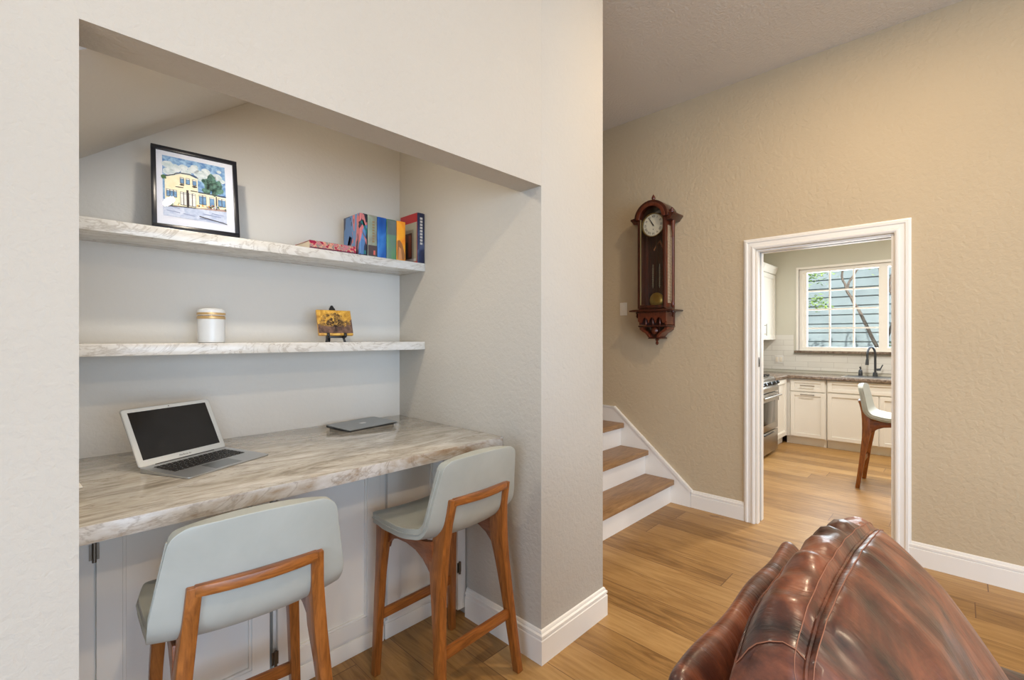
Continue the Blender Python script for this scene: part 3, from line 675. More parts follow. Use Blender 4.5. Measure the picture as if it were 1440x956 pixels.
# ------------------------------------------------------------------ bar stools
def make_stool():
    root = thing('bar_stool', '', 'stool', group='grey and wood bar stools')
    # upholstered shell: one curved pad, seat sweeping up into the back
    prof = []   # (y, z) midline from seat front to back top
    prof += [(.235, .628), (.20, .640), (.14, .645), (.07, .642), (0, .638), (-.05, .638), (-.09, .643)]
    cx, cz, r = -.092, .733, .090
    for k in range(1, 8):
        a = R(-90-k*80/8); prof.append((cx+r*math.cos(a), cz+r*math.sin(a)))
    prof += [(-.184, .745), (-.190, .80), (-.197, .85), (-.204, .90), (-.209, .938)]
    # resample
    P = [Vector(p) for p in prof]; ln = [0]
    for i in range(1, len(P)): ln.append(ln[-1]+(P[i]-P[i-1]).length)
    tot = ln[-1]; N = 40; U = 22
    def at(s):
        for i in range(1, len(P)):
            if s <= ln[i]+1e-9: return P[i-1].lerp(P[i], (s-ln[i-1])/(ln[i]-ln[i-1]))
        return P[-1]
    mid = MB(); rows_ = []
    ss = [tot*(.5-.5*math.cos(PI*i/N))*.5+tot*i/N*.5 for i in range(N+1)]
    for s in ss:
        p = at(s); q = at(min(tot, s+.004)); q0 = at(max(0, s-.004)); d = (q-q0).normalized(); nrm = Vector((d.y, -d.x))   # towards sitter
        nrm = Vector((-d.y, d.x)); nrm = nrm if nrm.y*1+nrm.x > 0 else -nrm
        f = s/tot
        if f < .2: hw = .212+.022*(f/.2)
        elif f < .45: hw = .234-.012*(f-.2)/.25
        elif f < .68: hw = .222
        else: hw = .222-(.222-.186)*((f-.68)/.32)
        for dist, rr in ((s, .05), (tot-s, .034)):
            if dist < rr: hw -= rr-math.sqrt(max(0, rr*rr-(rr-dist)**2))
        back = max(0, min(1, (f-.35)/.25)); row = []
        for j in range(U+1):
            u = -1+2*j/U; off = (.028*back*(1-.7*max(0, min(1, (f-.6)/.4)))+.008*(1-back))*u*u*abs(u)**.3
            row.append((hw*u, p.x+nrm.x*off, p.y+nrm.y*off+.010*(1-u*u)*max(0, (f-.7)/.3)**2))
        rows_.append(row)
    vs = [v for r_ in rows_ for v in r_]; W = U+1
    mid.add(vs, [(i*W+j, i*W+j+1, (i+1)*W+j+1, (i+1)*W+j) for i in range(N) for j in range(U)])
    mid.build('seat_shell', M['vinyl'], root, smooth=True, angle=180, mods=[('SOLIDIFY', dict(thickness=.038, offset=0)), ('BEVEL', dict(width=.012, segments=3, limit_method='ANGLE', angle_limit=R(50))), ('SUBSURF', dict(levels=1, render_levels=1))])
    # piping along both long edges
    for sgn, idx in ((-1, 0), (1, U)):
        path = [Vector(r_[idx])+Vector((sgn*.0, 0, 0)) for r_ in rows_[3:-3]]
        MB().tube(path, .0032, 6).build('seam', M['vinyl'], root, smooth=True)
    for sx in (-1, 1):
        # rear leg sweeps up into the upright that carries the back rail
        path = [(sx*.203, -.217, 0), (sx*.192, -.198, .15), (sx*.179, -.178, .32), (sx*.168, -.160, .46), (sx*.159, -.150, .55), (sx*.153, -.153, .62), (sx*.146, -.172, .70), (sx*.1395, -.203, .796)]
        wa = [.015, .016, .0165, .017, .0175, .0175, .0170, .0160]; wb = [.016, .018, .021, .028, .037, .036, .024, .014]
        MB().sweep(path, wa, wb, (1,0,0), (0,1,0)).build('leg', M['walnut'], root, bevel=.003)
        path = [(sx*.203, .203, 0), (sx*.196, .196, .2), (sx*.188, .188, .42), (sx*.182, .182, .53), (sx*.178, .178, .612)]
        MB().sweep(path, [.014, .015, .016, .017, .018], [.015, .017, .020, .026, .034], (1,0,0), (0,1,0)).build('leg', M['walnut'], root, bevel=.003)
        # arched side rail
        top = [(.200, .618), (.10, .622), (0, .618), (-.08, .620), (-.13, .632)]
        bot = [(-.13, .50), (-.105, .525), (-.075, .552), (-.03, .572), (.03, .582), (.09, .580), (.13, .568), (.155, .545), (.165, .52)]
        poly_ = top+bot; mb = MB(); xa, xb = sorted((sx*.154, sx*.176)); mb.prism(poly_, xa, xb, 'x'); mb.build('side_rail', M['walnut_y'], root, bevel=.002)
    # bowed back rail
    path = [(x, -.203-.018*(1-(x/.1395)**2), .785) for x in [(-.1395+.279*i/12) for i in range(13)]]
    MB().sweep(path, .013, .0135, (0,1,0), (0,0,1)).build('back_rail', M['walnut_h'], root, bevel=.003)
    MB().box(-.185, .185, -.198, -.180, .222, .262).build('stretcher', M['walnut_h'], root, bevel=.003)
    MB().box(-.182, .182, .186, .202, .222, .262).build('stretcher', M['walnut_h'], root, bevel=.003)
    MB().box(-.165, .165, .150, .172, .575, .612).build('front_rail', M['walnut_h'], root, bevel=.002)
    return root
def copy_tree(o, parent=None):
    c = o.copy(); col.objects.link(c)
    if parent: c.parent = parent
    for ch in list(o.children): copy_tree(ch, c)
    return c
s1 = make_stool(); s2 = copy_tree(s1); s3 = copy_tree(s1)
s1.location = (.420, 1.487, 0); s1.rotation_euler.z = R(-5); s1['label'] = 'left grey bar stool with wooden frame pushed to the desk, nearest the camera'
s2.location = (1.187, 1.530, 0); s2.rotation_euler.z = R(2); s2['label'] = 'right grey bar stool with wooden frame at the desk beside the niche wall'
s3.location = (5.486, .47, 0); s3.rotation_euler.z = R(180); s3['label'] = 'grey and wood bar stool in the kitchen seen through the doorway'

# ------------------------------------------------------------------ wall clock
ck = thing('wall_clock', 'dark mahogany pendulum wall clock hanging on the tan wall', 'clock', (XF, 1.845, 1.95))
CK = Matrix(((0, -1, 0, 0), (1, 0, 0, 0), (0, 0, 1, -1.95), (0, 0, 0, 1)))   # local (u, d, z): u -> +Y, d -> -X
def ckb(mb, name, mat, parent=None, **kw): return mb.build(name, mat, parent or ck, mtx=CK, **kw)
hw, dp = .122, .165
z0c, zs = 1.615, 2.37
mb = MB().box(-hw, hw, .002, .014, z0c, zs+.08); ckb(mb, 'back_panel', M['mahog'])
mb = MB().box(-hw, hw, .014, dp, z0c, z0c+.02); ckb(mb, 'case_floor', M['mahog'])
def arch(r0, r1, d0, d1, zc, n=20, a0=0, a1=180):
    pts = [(r1*math.cos(R(a0+(a1-a0)*i/n)), zc+r1*math.sin(R(a0+(a1-a0)*i/n))) for i in range(n+1)]+[(r0*math.cos(R(a1-(a1-a0)*i/n)), zc+r0*math.sin(R(a1-(a1-a0)*i/n))) for i in range(n+1)]
    return MB().prism(pts, d0, d1, 'y')
ckb(arch(.108, .150, .002, dp+.028, zs), 'hood_arch', M['mahog'], bevel=.003)
ckb(arch(.100, .128, dp+.028, dp+.036, zs), 'hood_molding', M['mahog_l'], bevel=.002)
# front door: frame with arched head
mb = MB(); mb.box(-hw, -hw+.020, dp, dp+.018, z0c+.01, zs); mb.box(hw-.020, hw, dp, dp+.018, z0c+.01, zs); mb.box(-hw+.02, hw-.02, dp, dp+.018, z0c+.01, z0c+.035)
dr = ckb(mb, 'door', M['mahog'], bevel=.002)
ckb(MB().box(hw-.030, hw-.024, dp+.012, dp+.020, z0c+.04, zs), 'brass_strip', plain('dull_brass', (170, 156, 112), .4, .6), dr)
pts = [(-.103, z0c+.036), (.103, z0c+.036)]+[(.103*math.cos(PI*i/16), zs+.103*math.sin(PI*i/16)) for i in range(17)]
ckb(MB().prism(pts, dp+.004, dp+.007, 'y'), 'door_glass', M['glass'], dr)
# sides: wood frame strips with glass; a pale banded reflection is painted on the right pane
for sx in (-1, 1):
    a, b_ = sorted((sx*hw, sx*(hw-.010)))
    mb = MB(); mb.box(a, b_, .014, .045, z0c+.02, zs); mb.box(a, b_, dp-.03, dp, z0c+.02, zs); mb.box(a, b_, .045, dp-.03, z0c+.02, z0c+.05); mb.box(a, b_, .045, dp-.03, zs-.06, zs)
    sd = ckb(mb, 'side_panel', M['mahog_l'])
    a, b_ = sorted((sx*(hw-.004), sx*(hw-.006)))
    t = None
    if 'pane_reflection' not in M:
        q = NT('painted_pane_reflection'); tc = q.n('ShaderNodeTexCoord'); sp = q.n('ShaderNodeSeparateXYZ'); q.l(tc, 'Object', sp, 'Vector')
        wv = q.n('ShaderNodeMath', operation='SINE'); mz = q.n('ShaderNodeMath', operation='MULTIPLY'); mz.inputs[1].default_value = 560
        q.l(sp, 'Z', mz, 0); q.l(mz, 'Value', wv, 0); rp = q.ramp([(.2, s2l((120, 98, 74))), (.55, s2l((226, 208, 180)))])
        q.l(wv, 'Value', rp, 'Fac'); q.l(rp, 'Color', q.b, 'Base Color'); q.b.inputs['Roughness'].default_value = .25; M['pane_reflection'] = q.m
    ckb(MB().box(a, b_, .045, dp-.03, z0c+.05, zs-.06), 'side_glass', M['pane_reflection'] if sx < 0 else M['mahog'], sd)
    # corbels: turned posts beside the case
    px_ = sx*(hw+.022)
    ckb(MB().lathe([(.005, 1.63), (.012, 1.64), (.016, 1.66), (.009, 1.69), (.008, 2.20), (.012, 2.215), (.009, 2.23), (.016, 2.29), (.020, 2.34), (.014, 2.36)], (px_, .085, 0), seg=12), 'side_column', M['mahog_l'], smooth=True)
    # shoulder cornices
    a, b_ = sorted((sx*(hw-.005), sx*(hw+.072)))
    sh = [(a, 2.362), (b_, 2.362), (b_, 2.380), (a, 2.380)] 
    e = b_ if sx > 0 else a; i_ = a if sx > 0 else b_
    ckb(MB().prism([(i_, 2.335), (e-sx*.030, 2.345), (e-sx*.008, 2.372), (e, 2.378), (e, 2.392), (i_, 2.400)], .002, dp+.01, 'y'), 'shoulder_cornice', M['mahog'], bevel=.002)
    ckb(MB().lathe([(.006, 2.395), (.016, 2.402), (.018, 2.412), (.011, 2.420), (.013, 2.430), (.006, 2.442), (.001, 2.447)], (sx*(hw+.03), .12, 0), seg=12), 'finial', M['mahog_l'], smooth=True)
ckb(MB().lathe([(.008, 2.512), (.015, 2.52), (.012, 2.532), (.017, 2.545), (.012, 2.56), (.004, 2.572), (.001, 2.577)], (0, .14, 0), seg=12), 'finial', M['mahog_l'], smooth=True)
# dial
dial = ckb(MB().cyl((0, dp-.028, 2.322), (0, dp-.022, 2.322), .094, seg=40), 'dial', plain('ivory_dial', (222, 216, 192), .4))
ckb(MB().lathe([(.090, dp-.022), (.098, dp-.022), (.098, dp-.014), (.092, dp-.016)], (0, 0, 2.322), 'y', 40, False), 'dial_rim', plain('brass', (176, 150, 90), .3, .9), dial, smooth=True)
rom = ['XII', 'I', 'II', 'III', 'IIII', 'V', 'VI', 'VII', 'VIII', 'IX', 'X', 'XI']
# numerals read correctly from the front: screen right is local -u
for k, s_ in enumerate(rom):
    a = 2*PI*k/12; u, z = -.070*math.sin(a), 2.322+.070*math.cos(a)
    MX = CK @ Matrix.Translation((u, dp-.0215, z)) @ Matrix(((-1,0,0,0),(0,0,1,0),(0,1,0,0),(0,0,0,1))) @ Matrix.Rotation(-a, 4, 'Z')
    text_mesh('numeral', s_, .026, M['black'], MX, dial, .0004)
def hand(a, ln, w_, dd, nm):
    ca, sa = math.cos(a), math.sin(a); P_ = lambda r_, o_: (-(r_*sa+o_*ca), 2.322+r_*ca-o_*sa)
    ckb(MB().prism([P_(-.012, -w_*.6), P_(ln*.7, -w_), P_(ln, 0), P_(ln*.7, w_), P_(-.012, w_*.6)], dd, dd+.001, 'y'), nm, M['black'], dial)
hand(R(327), .045, .0045, dp-.0195, 'hour_hand'); hand(R(329), .070, .003, dp-.018, 'minute_hand')
ckb(MB().cyl((0, dp-.022, 2.322), (0, dp-.015, 2.322), .005, seg=12), 'arbor', M['black'], dial)
ckb(MB().cyl((0, dp-.022, 2.285), (0, dp-.0208, 2.285), .004, seg=12), 'winding_hole', M['black'], dial)
# pendulum
pd = ckb(MB().box(-.004, .004, .080, .084, 1.76, 2.23), 'pendulum_rod', plain('wood_rod', (70, 50, 36), .4))
ckb(MB().lathe([(.055, .070), (.062, .078), (.062, .086), (.050, .096), (.012, .1)], (0, 0, 1.700), 'y', 32), 'pendulum_bob', mottled('aged_brass', (150, 116, 44), (206, 176, 92), 9, .3, .7), pd, smooth=True)
mb = MB()
for u in (-.030, .030):
    for k in range(9): mb.lathe([(.003, -.008), (.009-.001*(k % 3), 0), (.003, .008)], (u, .09, 1.82+k*.018), seg=8)
    mb.cyl((u, .09, 1.80), (u, .09, 2.0), .003, seg=8)
ckb(mb, 'gridiron_ornament', plain('tarnished_silver', (150, 144, 120), .35, .5), pd, smooth=True)
mb = MB()
mb.tube([(-.058, .03, 2.07), (-.045, .03, 2.11), (-.03, .03, 2.15), (-.005, .03, 2.20), (.03, .03, 2.17), (.05, .03, 2.13)], [.004, .010, .007, .014, .006, .010], 8)
ckb(mb, 'movement_ornament', plain('copper_ornament', (150, 96, 60), .35, .6), smooth=True)
# base shelf, apron, bracket
ckb(MB().prism([(-.190, 1.600), (.190, 1.600), (.196, 1.606), (.19, 1.612), (.150, 1.617), (-.150, 1.617), (-.19, 1.612), (-.196, 1.606)], .002, dp+.035, 'y'), 'base_shelf', M['mahog'], bevel=.002)
ckb(MB().box(-.135, .135, .01, dp+.02, 1.588, 1.600), 'base_molding', M['mahog'], bevel=.003)
ap_ = [(-.125, 1.588)]
top_ = [(.125, 1.588)]
low = []
for i in range(41):
    u = .125-.25*i/40; low.append((u, 1.505+.045*abs(math.cos(PI*(u/.0625)))**.6 if abs(u) < .1 else 1.50+.02*abs(math.sin(u*60))))
ckb(MB().prism([(-.125, 1.588), (.125, 1.588)]+low, dp-.01, dp+.008, 'y'), 'arched_apron', M['mahog_l'])
mb = MB()
for u in (-.0625, 0, .0625): mb.lathe([(.004, 1.485), (.008, 1.492), (.010, 1.51), (.006, 1.53), (.008, 1.56), (.010, 1.588)], (u, dp-.015, 0), seg=10)
ckb(mb, 'apron_balusters', M['mahog_l'], smooth=True)
ckb(MB().box(-.125, .125, .004, .02, 1.48, 1.588).box(-.122, -.108, .02, dp-.01, 1.49, 1.588).box(.108, .122, .02, dp-.01, 1.49, 1.588), 'apron_sides', M['mahog_l'])
ckb(MB().prism([(-.128, 1.472), (.128, 1.472), (.128, 1.484), (-.128, 1.484)], .004, dp-.002, 'y'), 'lower_shelf', M['mahog'], bevel=.002)
def scr(sx):
    out = [(.128, 1.470), (.124, 1.450), (.100, 1.432), (.074, 1.420), (.058, 1.402), (.048, 1.384)]; inn = [(.026, 1.384), (.036, 1.406), (.054, 1.428), (.080, 1.446), (.094, 1.458), (.096, 1.470)]
    return [(sx*a, b_) for a, b_ in out+inn]
for sx in (-1, 1): ckb(MB().prism(scr(sx), .02, dp-.02, 'y'), 'scroll_bracket', M['mahog_l'], bevel=.003)
ckb(MB().lathe([(.022, dp-.06), (.030, dp-.05), (.030, dp-.04), (.02, dp-.03), (.008, dp-.026)], (0, 0, 1.44), 'y', 20), 'rosette', M['mahog_l'], smooth=True)
ckb(MB().box(-.04, .04, .004, .105, 1.385, 1.472), 'bracket_block', M['mahog'])
ckb(MB().prism([(-.060, 1.372), (.060, 1.372), (.052, 1.386), (-.052, 1.386)], .004, dp-.04, 'y'), 'bottom_shelf', M['mahog'], bevel=.002)
ckb(MB().lathe([(.001, 1.318), (.010, 1.326), (.014, 1.338), (.008, 1.348), (.010, 1.356), (.018, 1.365), (.012, 1.372)], (0, .075, 0), seg=14), 'drop_finial', M['mahog_l'], smooth=True)
for sx in (-1, 1): ckb(MB().lathe([(.001, 1.548), (.008, 1.556), (.011, 1.568), (.006, 1.578), (.012, 1.59), (.012, 1.600)], (sx*.160, .12, 0), seg=12), 'drop_finial', M['mahog'], smooth=True)

sw = thing('light_switch', 'cream rocker light switch plate left of the clock', 'switch', (XF, 2.208, 1.642))
MB().box(-.006, -.0005, -.036, .036, -.058, .058).build('plate', M['plate'], sw, bevel=.002)
MB().box(-.010, -.006, -.017, .017, -.033, .033).build('rocker', M['plate'], sw, bevel=.001)

# ------------------------------------------------------------------ leather armchair
ac_ = thing('armchair', 'brown leather reclining armchair with puffy back in the foreground', 'armchair', (.99, .1, 0))
AX = Matrix.Translation((-.99, -.1, 0))
X0, X1 = .635, 1.345
# back cushion lofted across x: profile from lower back, over top, seam, down the front
import bisect
def lerp_tab(tab, x):
    for i in range(1, len(tab)):
        if x <= tab[i][0]: 
            a, b_ = tab[i-1], tab[i]; f_ = (x-a[0])/(b_[0]-a[0]); f_ = f_*f_*(3-2*f_) if False else f_
            return a[1]+(b_[1]-a[1])*f_
    return tab[-1][1]
seamz = [(.635, .978), (.67, 1.002), (.714, 1.018), (.78, 1.024), (.85, 1.025), (.99, 1.017), (1.16, .992), (1.26, .972), (1.345, .948)]
base = [(.225, .45), (.232, .60), (.234, .75), (.231, .86), (.222, .914), (.208, .940), (.190, .958), (.160, .964), (.135, .962), (.120, .950), (.092, .922), (.055, .880), (.010, .815), (-.030, .745), (-.060, .67), (-.080, .59), (-.085, .52), (-.075, .46)]
SEAM = 8
NX = 90
# densify the profile
dens = []; seam_i = 0
for i in range(len(base)-1):
    a, b_ = Vector(base[i]), Vector(base[i+1]); 
    if i == SEAM: seam_i = len(dens)
    k = max(2, int((b_-a).length/.012))
    pm_ = Vector(base[max(0, i-1)]); pn_ = Vector(base[min(len(base)-1, i+2)])
    for j in range(k):
        q = j/k; dens.append((.5*((2*a)+(b_-pm_)*q+(2*pm_-5*a+4*b_-pn_)*q*q+(3*a-pm_-3*b_+pn_)*q**3), i+q))
dens.append((Vector(base[-1]), len(base)-1)); K = len(dens)
cb = MB(); vs = []
for ix_ in range(NX+1):
    f_ = ix_/NX; x = X0+(X1-X0)*f_
    e = min(f_, 1-f_)*(X1-X0)            # distance from ends
    rnd_ = 1-math.sqrt(max(0, 1-(1-min(1, e/.022))**2)) # end rounding
    dz = lerp_tab(seamz, x)-.962
    for p, pi_ in dens:
        y, z = p; hf = max(0, min(1, (z-.45)/.5))
        # normal-ish bulge on front and back
        fr_ = max(0, min(1, (pi_-SEAM)/3)); bulge = math.sin(PI*min(1, max(0, f_)))**.6
        y2 = y-.040*fr_*bulge*(1-.2*hf)
        z2 = z+dz*hf**1.5+.012*fr_*bulge
        tb = math.sin(PI*max(0, min(1, (pi_-5)/(SEAM-5)))) # top strip puff
        z2 += .014*tb*bulge
        ne = max(0, 1-f_/.14)*max(0, min(1, (8.3-pi_)/2.0))*max(0, min(1, (pi_-1)/2)); z2 -= .020*ne; y2 += .003*ne
        # seam crease
        ds = abs(pi_-SEAM); z2 -= .008*math.exp(-(ds/.28)**2)
        # wrinkles gathered along the seam
        wr = math.exp(-(max(0, ds-.3)/2.8)**2)*min(1, max(0, ds-.35)/.8)*(math.sin(x*55+pi_*1.1+2*math.sin(x*13))*.5+math.sin(x*97-pi_*.7)*.3)
        z2 += (.0075 if pi_ > SEAM else .012)*wr*(1-rnd_)
        # long diagonal folds on the front
        fw_ = fr_*max(0, min(1, (1.0-hf)*1.8))*math.sin(x*26+pi_*.55+.8*math.sin(x*9))
        y2 += .016*fw_*(1-rnd_); z2 -= .009*fw_*(1-rnd_)
        # rounding of the ends: shrink towards profile centre
        cy_, cz_ = .10, .72
        y2 = cy_+(y2-cy_)*(1-.20*rnd_); z2 = cz_+(z2-cz_)*(1-.10*rnd_)
        vs.append((x, y2, z2))
fs = [(i*K+j, i*K+j+1, (i+1)*K+j+1, (i+1)*K+j) for i in range(NX) for j in range(K-1)]
fs += [tuple(range(K)), tuple(range(NX*K, (NX+1)*K))[::-1]]
cb.add(vs, fs); cush = cb.build('back_cushion', M['leather'], ac_, smooth=True, angle=60, mtx=AX)
# double stitching beside the seam, and piping on the end and back edges
for off in (-1, 1):
    j = seam_i+off; path = [Vector(vs[i*K+j])+Vector((0, 0, .001)) for i in range(0, NX+1)]
    MB().tube(path, .0007, 6).build('stitching', M['thread'], cush, smooth=True, mtx=AX)
MB().tube([Vector(vs[i*K+seam_i])+Vector((0, 0, .0015)) for i in range(NX+1)], .0028, 6).build('welt', M['leather'], cush, smooth=True, mtx=AX)
jb = min(range(K), key=lambda j: abs(dens[j][1]-4.6))
MB().tube([Vector(vs[i*K+jb])+Vector((0, .001, .0005)) for i in range(3, NX-2)], .0016, 6).build('stitching', M['leather'], cush, smooth=True, mtx=AX)
MB().tube([Vector(vs[3*K+j])+Vector((-.001, 0, .001)) for j in range(jb, seam_i+1)], .0008, 6).build('stitching', M['thread'], cush, smooth=True, mtx=AX)
# outer back shell with rolled top
sh = MB(); NS = 40; vs2 = []
prof2 = [(.330, .10), (.338, .40), (.336, .70), (.338, .80), (.334, .850), (.318, .868), (.298, .864), (.278, .84), (.270, .78), (.285, .60), (.29, .10)]
for i in range(NS+1):
    x = .668+(1.352-.668)*i/NS; e = min(i, NS-i)/NS*.68; rn = 1-math.sqrt(max(0, 1-(1-min(1, e/.03))**2))
    for j, (y, z) in enumerate(prof2):
        wv = .003*math.sin(x*21+j)*(1 if z > .6 else .3)
        vs2.append((x, .305+(y+wv-.305)*(1-.35*rn), z-(.022*rn if z > .5 else 0)+wv*.6))
K2 = len(prof2)
sh.add(vs2, [(i*K2+j, i*K2+(j+1) % K2, (i+1)*K2+(j+1) % K2, (i+1)*K2+j) for i in range(NS) for j in range(K2)]+[tuple(range(K2)), tuple(range(NS*K2, (NS+1)*K2))[::-1]])
shl = sh.build('outer_back', M['leather'], ac_, smooth=True, angle=70, mtx=AX, mods=[('SUBSURF', dict(levels=1, render_levels=2))])
MB().tube([(.80, .3375, .70), (.80, .338, .80), (.80, .331, .846), (.80, .318, .861), (.80, .298, .859)], .0014, 6).build('stitching', M['thread'], shl, smooth=True, mtx=AX)
# arms, seat, base, footrest front
for xa, xb in ((.435, .640), (1.340, 1.540)):
    n_ = 12; pr = [(xa+.01, .08), (xa, .50)]+[((xa+xb)/2-(xb-xa)/2*math.cos(PI*k/n_), .575+.09*math.sin(PI*k/n_)) for k in range(n_+1)]+[(xb, .50), (xb-.01, .08)]
    MB().prism(pr, -.70, .20, 'y').build('arm', M['leather'], ac_, bevel=.02, seg=3, mtx=AX, angle=60)
MB().box(.645, 1.335, -.66, -.02, .30, .49).build('seat_cushion', M['leather'], ac_, bevel=.05, seg=4, mtx=AX, angle=60)
MB().box(.645, 1.335, -.64, .27, .08, .295).build('base', M['leather'], ac_, bevel=.015, mtx=AX)
for x in (.50, 1.48):
    for y in (-.62, .14): MB().cyl((x, y, 0), (x, y, .085), .022, .03, 14).build('foot', M['black'], ac_, smooth=True, mtx=AX)

# ------------------------------------------------------------------ kitchen
w = MB(); KW = KX; WY0, WY1, WZ0, WZ1 = -.20, 1.640, 1.205, 2.335
w.box(KW, KW+.14, WY1, KY+.12, 0, KZ); w.box(KW, KW+.14, -3.0, WY0, 0, KZ); w.box(KW, KW+.14, WY0, WY1, 0, WZ0); w.box(KW, KW+.14, WY0, WY1, WZ1, KZ)
struct(w.build('wall_kitchen_window', M['kwall']))
struct(MB().box(XF+T, KW, KY, KY+.12, 0, KZ).build('wall_kitchen_left', M['kwall']))
struct(MB().box(XF+T, KW, -3.0, -2.9, 0, KZ).build('wall_kitchen_right', M['kwall']))
struct(MB().box(KW-.008, KW, WY1+.06, KY, .93, 1.425).box(KW-.008, KW, -2.9, WY1+.06, .93, WZ0-.05).build('trim_7', M['tile']))
struct(MB().box(XF+T+.3, KW-.01, KY-.008, KY, .93, 1.34).build('trim_8', M['tile']))
# window: frame, sash, grid, glass
w = MB(); fx0, fx1 = KW+.02, KW+.10
w.box(fx0, fx1, WY1-.045, WY1, WZ0, WZ1); w.box(fx0, fx1, WY0, WY0+.045, WZ0, WZ1); w.box(fx0, fx1, WY0+.045, WY1-.045, WZ0, WZ0+.05); w.box(fx0, fx1, WY0+.045, WY1-.045, WZ1-.05, WZ1)
w.box(fx0, fx1, .665, .755, WZ0+.05, WZ1-.05)
w.box(fx0+.02, fx1, WY1-.09, WY1-.045, WZ0+.05, WZ1-.05)
wn_ = struct(w.build('window_1', M['white']))
g = MB(); ga, gb = .755, WY1-.09; za, zb = WZ0+.05, WZ1-.05
for k in (1, 2): y = gb+(ga-gb)*k/3; g.box(fx0+.035, fx0+.05, y-.010, y+.010, za, zb)
for k in (1, 2, 3): z = za+(zb-za)*k/4; g.box(fx0+.034, fx0+.049, ga, gb, z-.010, z+.010)
g.build('window_grid', M['white'], wn_)
MB().box(fx0+.04, fx0+.044, WY0+.045, WY1-.045, za, zb).build('window_pane', M['glass'], wn_)
# casing strip inside
struct(MB().box(KW-.05, KW+.02, WY0-.05, WY1+.045, WZ0-.035, WZ0-.002).build('trim_9', M['granite'], bevel=.003))
struct(MB().box(KW-.012, KW+.02, WY1, WY1+.03, WZ0, WZ1+.03).box(KW-.012, KW+.02, WY0, WY1, WZ1, WZ1+.03).build('trim_10', M['white']))

# window wall base cabinets
KC = 6.87
def rot_panel(parent, y0, y1, z0, z1, x, mat, name='door', stile=.05, pull=None):
    """door or drawer front facing -X"""
    mb = MB(); s = min(stile, (z1-z0)*.28); th = .02
    mb.box(x, x+th, y0, y0+stile, z0, z1); mb.box(x, x+th, y1-stile, y1, z0, z1); mb.box(x, x+th, y0+stile, y1-stile, z0, z0+s); mb.box(x, x+th, y0+stile, y1-stile, z1-s, z1)
    mb.box(x+.010, x+th, y0+stile, y1-stile, z0+s, z1-s)
    d = mb.build(name, mat, parent, bevel=.002, seg=1)
    if pull:
        (ya, yb, pz) = pull
        p = MB().cyl((x-.028, ya, pz), (x-.028, yb, pz), .006, seg=10); p.cyl((x-.028, ya+.012, pz), (x, ya+.012, pz), .004, seg=8); p.cyl((x-.028, yb-.012, pz), (x, yb-.012, pz), .004, seg=8)
        p.build('handle', M['steel'], d, smooth=True)
    return d
def kcab(label, ya, yb, parts_):
    c = thing('kitchen_cabinet', label, 'cabinet', (KC, (ya+yb)/2, 0)); oy = -(ya+yb)/2
    MB().box(.021, KW-KC-.012, ya+oy, yb+oy, .10, .853).build('carcass', M['kcab'], c)
    MB().box(.065, .10, ya+oy, yb+oy, 0, .10).build('toe_kick', M['kcab'], c)
    for (nm, a, b_, z0, z1, pull) in parts_:
        rot_panel(c, a+oy, b_+oy, z0, z1, 0, M['kcab'], nm, .045, (pull[0]+oy, pull[1]+oy, pull[2]) if pull else None)
    return c
kcab('white kitchen cabinet with one drawer over one door in the corner', 1.212, 1.655, [('drawer', 1.222, 1.600, .695, .845, (1.33, 1.485, .770)), ('door', 1.222, 1.600, .112, .682, (1.33, 1.485, .655))])
kcab('white kitchen sink cabinet with two doors behind the kitchen stool', .15, 1.206, [('false_front', .165, 1.195, .705, .845, None), ('door', .695, 1.195, .112, .690, None), ('door', .165, .685, .112, .690, None)])
kcab('white kitchen cabinet right of the sink cabinet, mostly behind the door casing', -.60, .144, [('drawer', -.59, .135, .705, .845, None), ('door', -.59, .135, .112, .690, None)])
ct = tag(MB().prism([(0, 0), (0, 2.23), (-.535, 2.23), (-.535, 2.855), (.625, 2.855), (.625, 0)], 0, .038, 'z').build('kitchen_countertop', M['granite'], bevel=.004), 'brown speckled granite kitchen countertop running under the window', 'countertop')
ct.location = (6.842, -.605, .856)
# sink rim line and faucet
sk_ = tag(MB().box(-.19, .19, -.33, .33, 0, .006).build('sink', M['steel'], bevel=.003), 'stainless sink set in the granite countertop behind the faucet', 'sink'); sk_.location = (7.14, .74, .894)
MB().box(-.17, .17, -.31, .31, .006, .0065).build('basin', M['dsteel'], sk_)
fa = thing('kitchen_faucet', 'tall dark gooseneck kitchen faucet under the window', 'faucet', (7.39, .78, .894))
MB().cyl((0, 0, 0), (0, 0, .05), .028, .022).build('base', M['dsteel'], fa, smooth=True)
pth = [(0, 0, .05), (0, 0, .27)]+[(-.055+.0*math.cos(0)+.055*math.cos(R(a)), .055*.6-.055*.6*math.cos(R(a)), .27+.10*math.sin(R(a))) for a in range(15, 181, 15)]+[(-.112, .067, .20)]
MB().tube(pth, .0125, 12).build('spout', M['dsteel'], fa, smooth=True)
MB().cyl((-.112, .067, .22), (-.116, .070, .145), .015, .019).build('spray_head', M['dsteel'], fa, smooth=True)
MB().cyl((0, -.015, .085), (0, -.055, .09), .014).cyl((0, -.05, .09), (0, -.075, .15), .006).build('lever', M['dsteel'], fa, smooth=True)
sd_ = thing('soap_dispenser', 'short dark soap dispenser left of the kitchen faucet', 'dispenser', (7.39, .93, .894))
MB().lathe([(.022, 0), (.022, .06), (.016, .075), (.008, .08), (.008, .11)]).build('body', M['dsteel'], sd_, smooth=True)
MB().cyl((.005, 0, .115), (-.06, 0, .110), .007).build('nozzle', M['dsteel'], sd_, smooth=True)
ou = thing('wall_outlet', 'pale outlet plate on the white tiled kitchen backsplash', 'outlet', (KW-.009, 1.885, 1.07))
MB().box(-.005, 0, -.055, .055, -.058, .058).build('plate', M['wplate'], ou, bevel=.002)
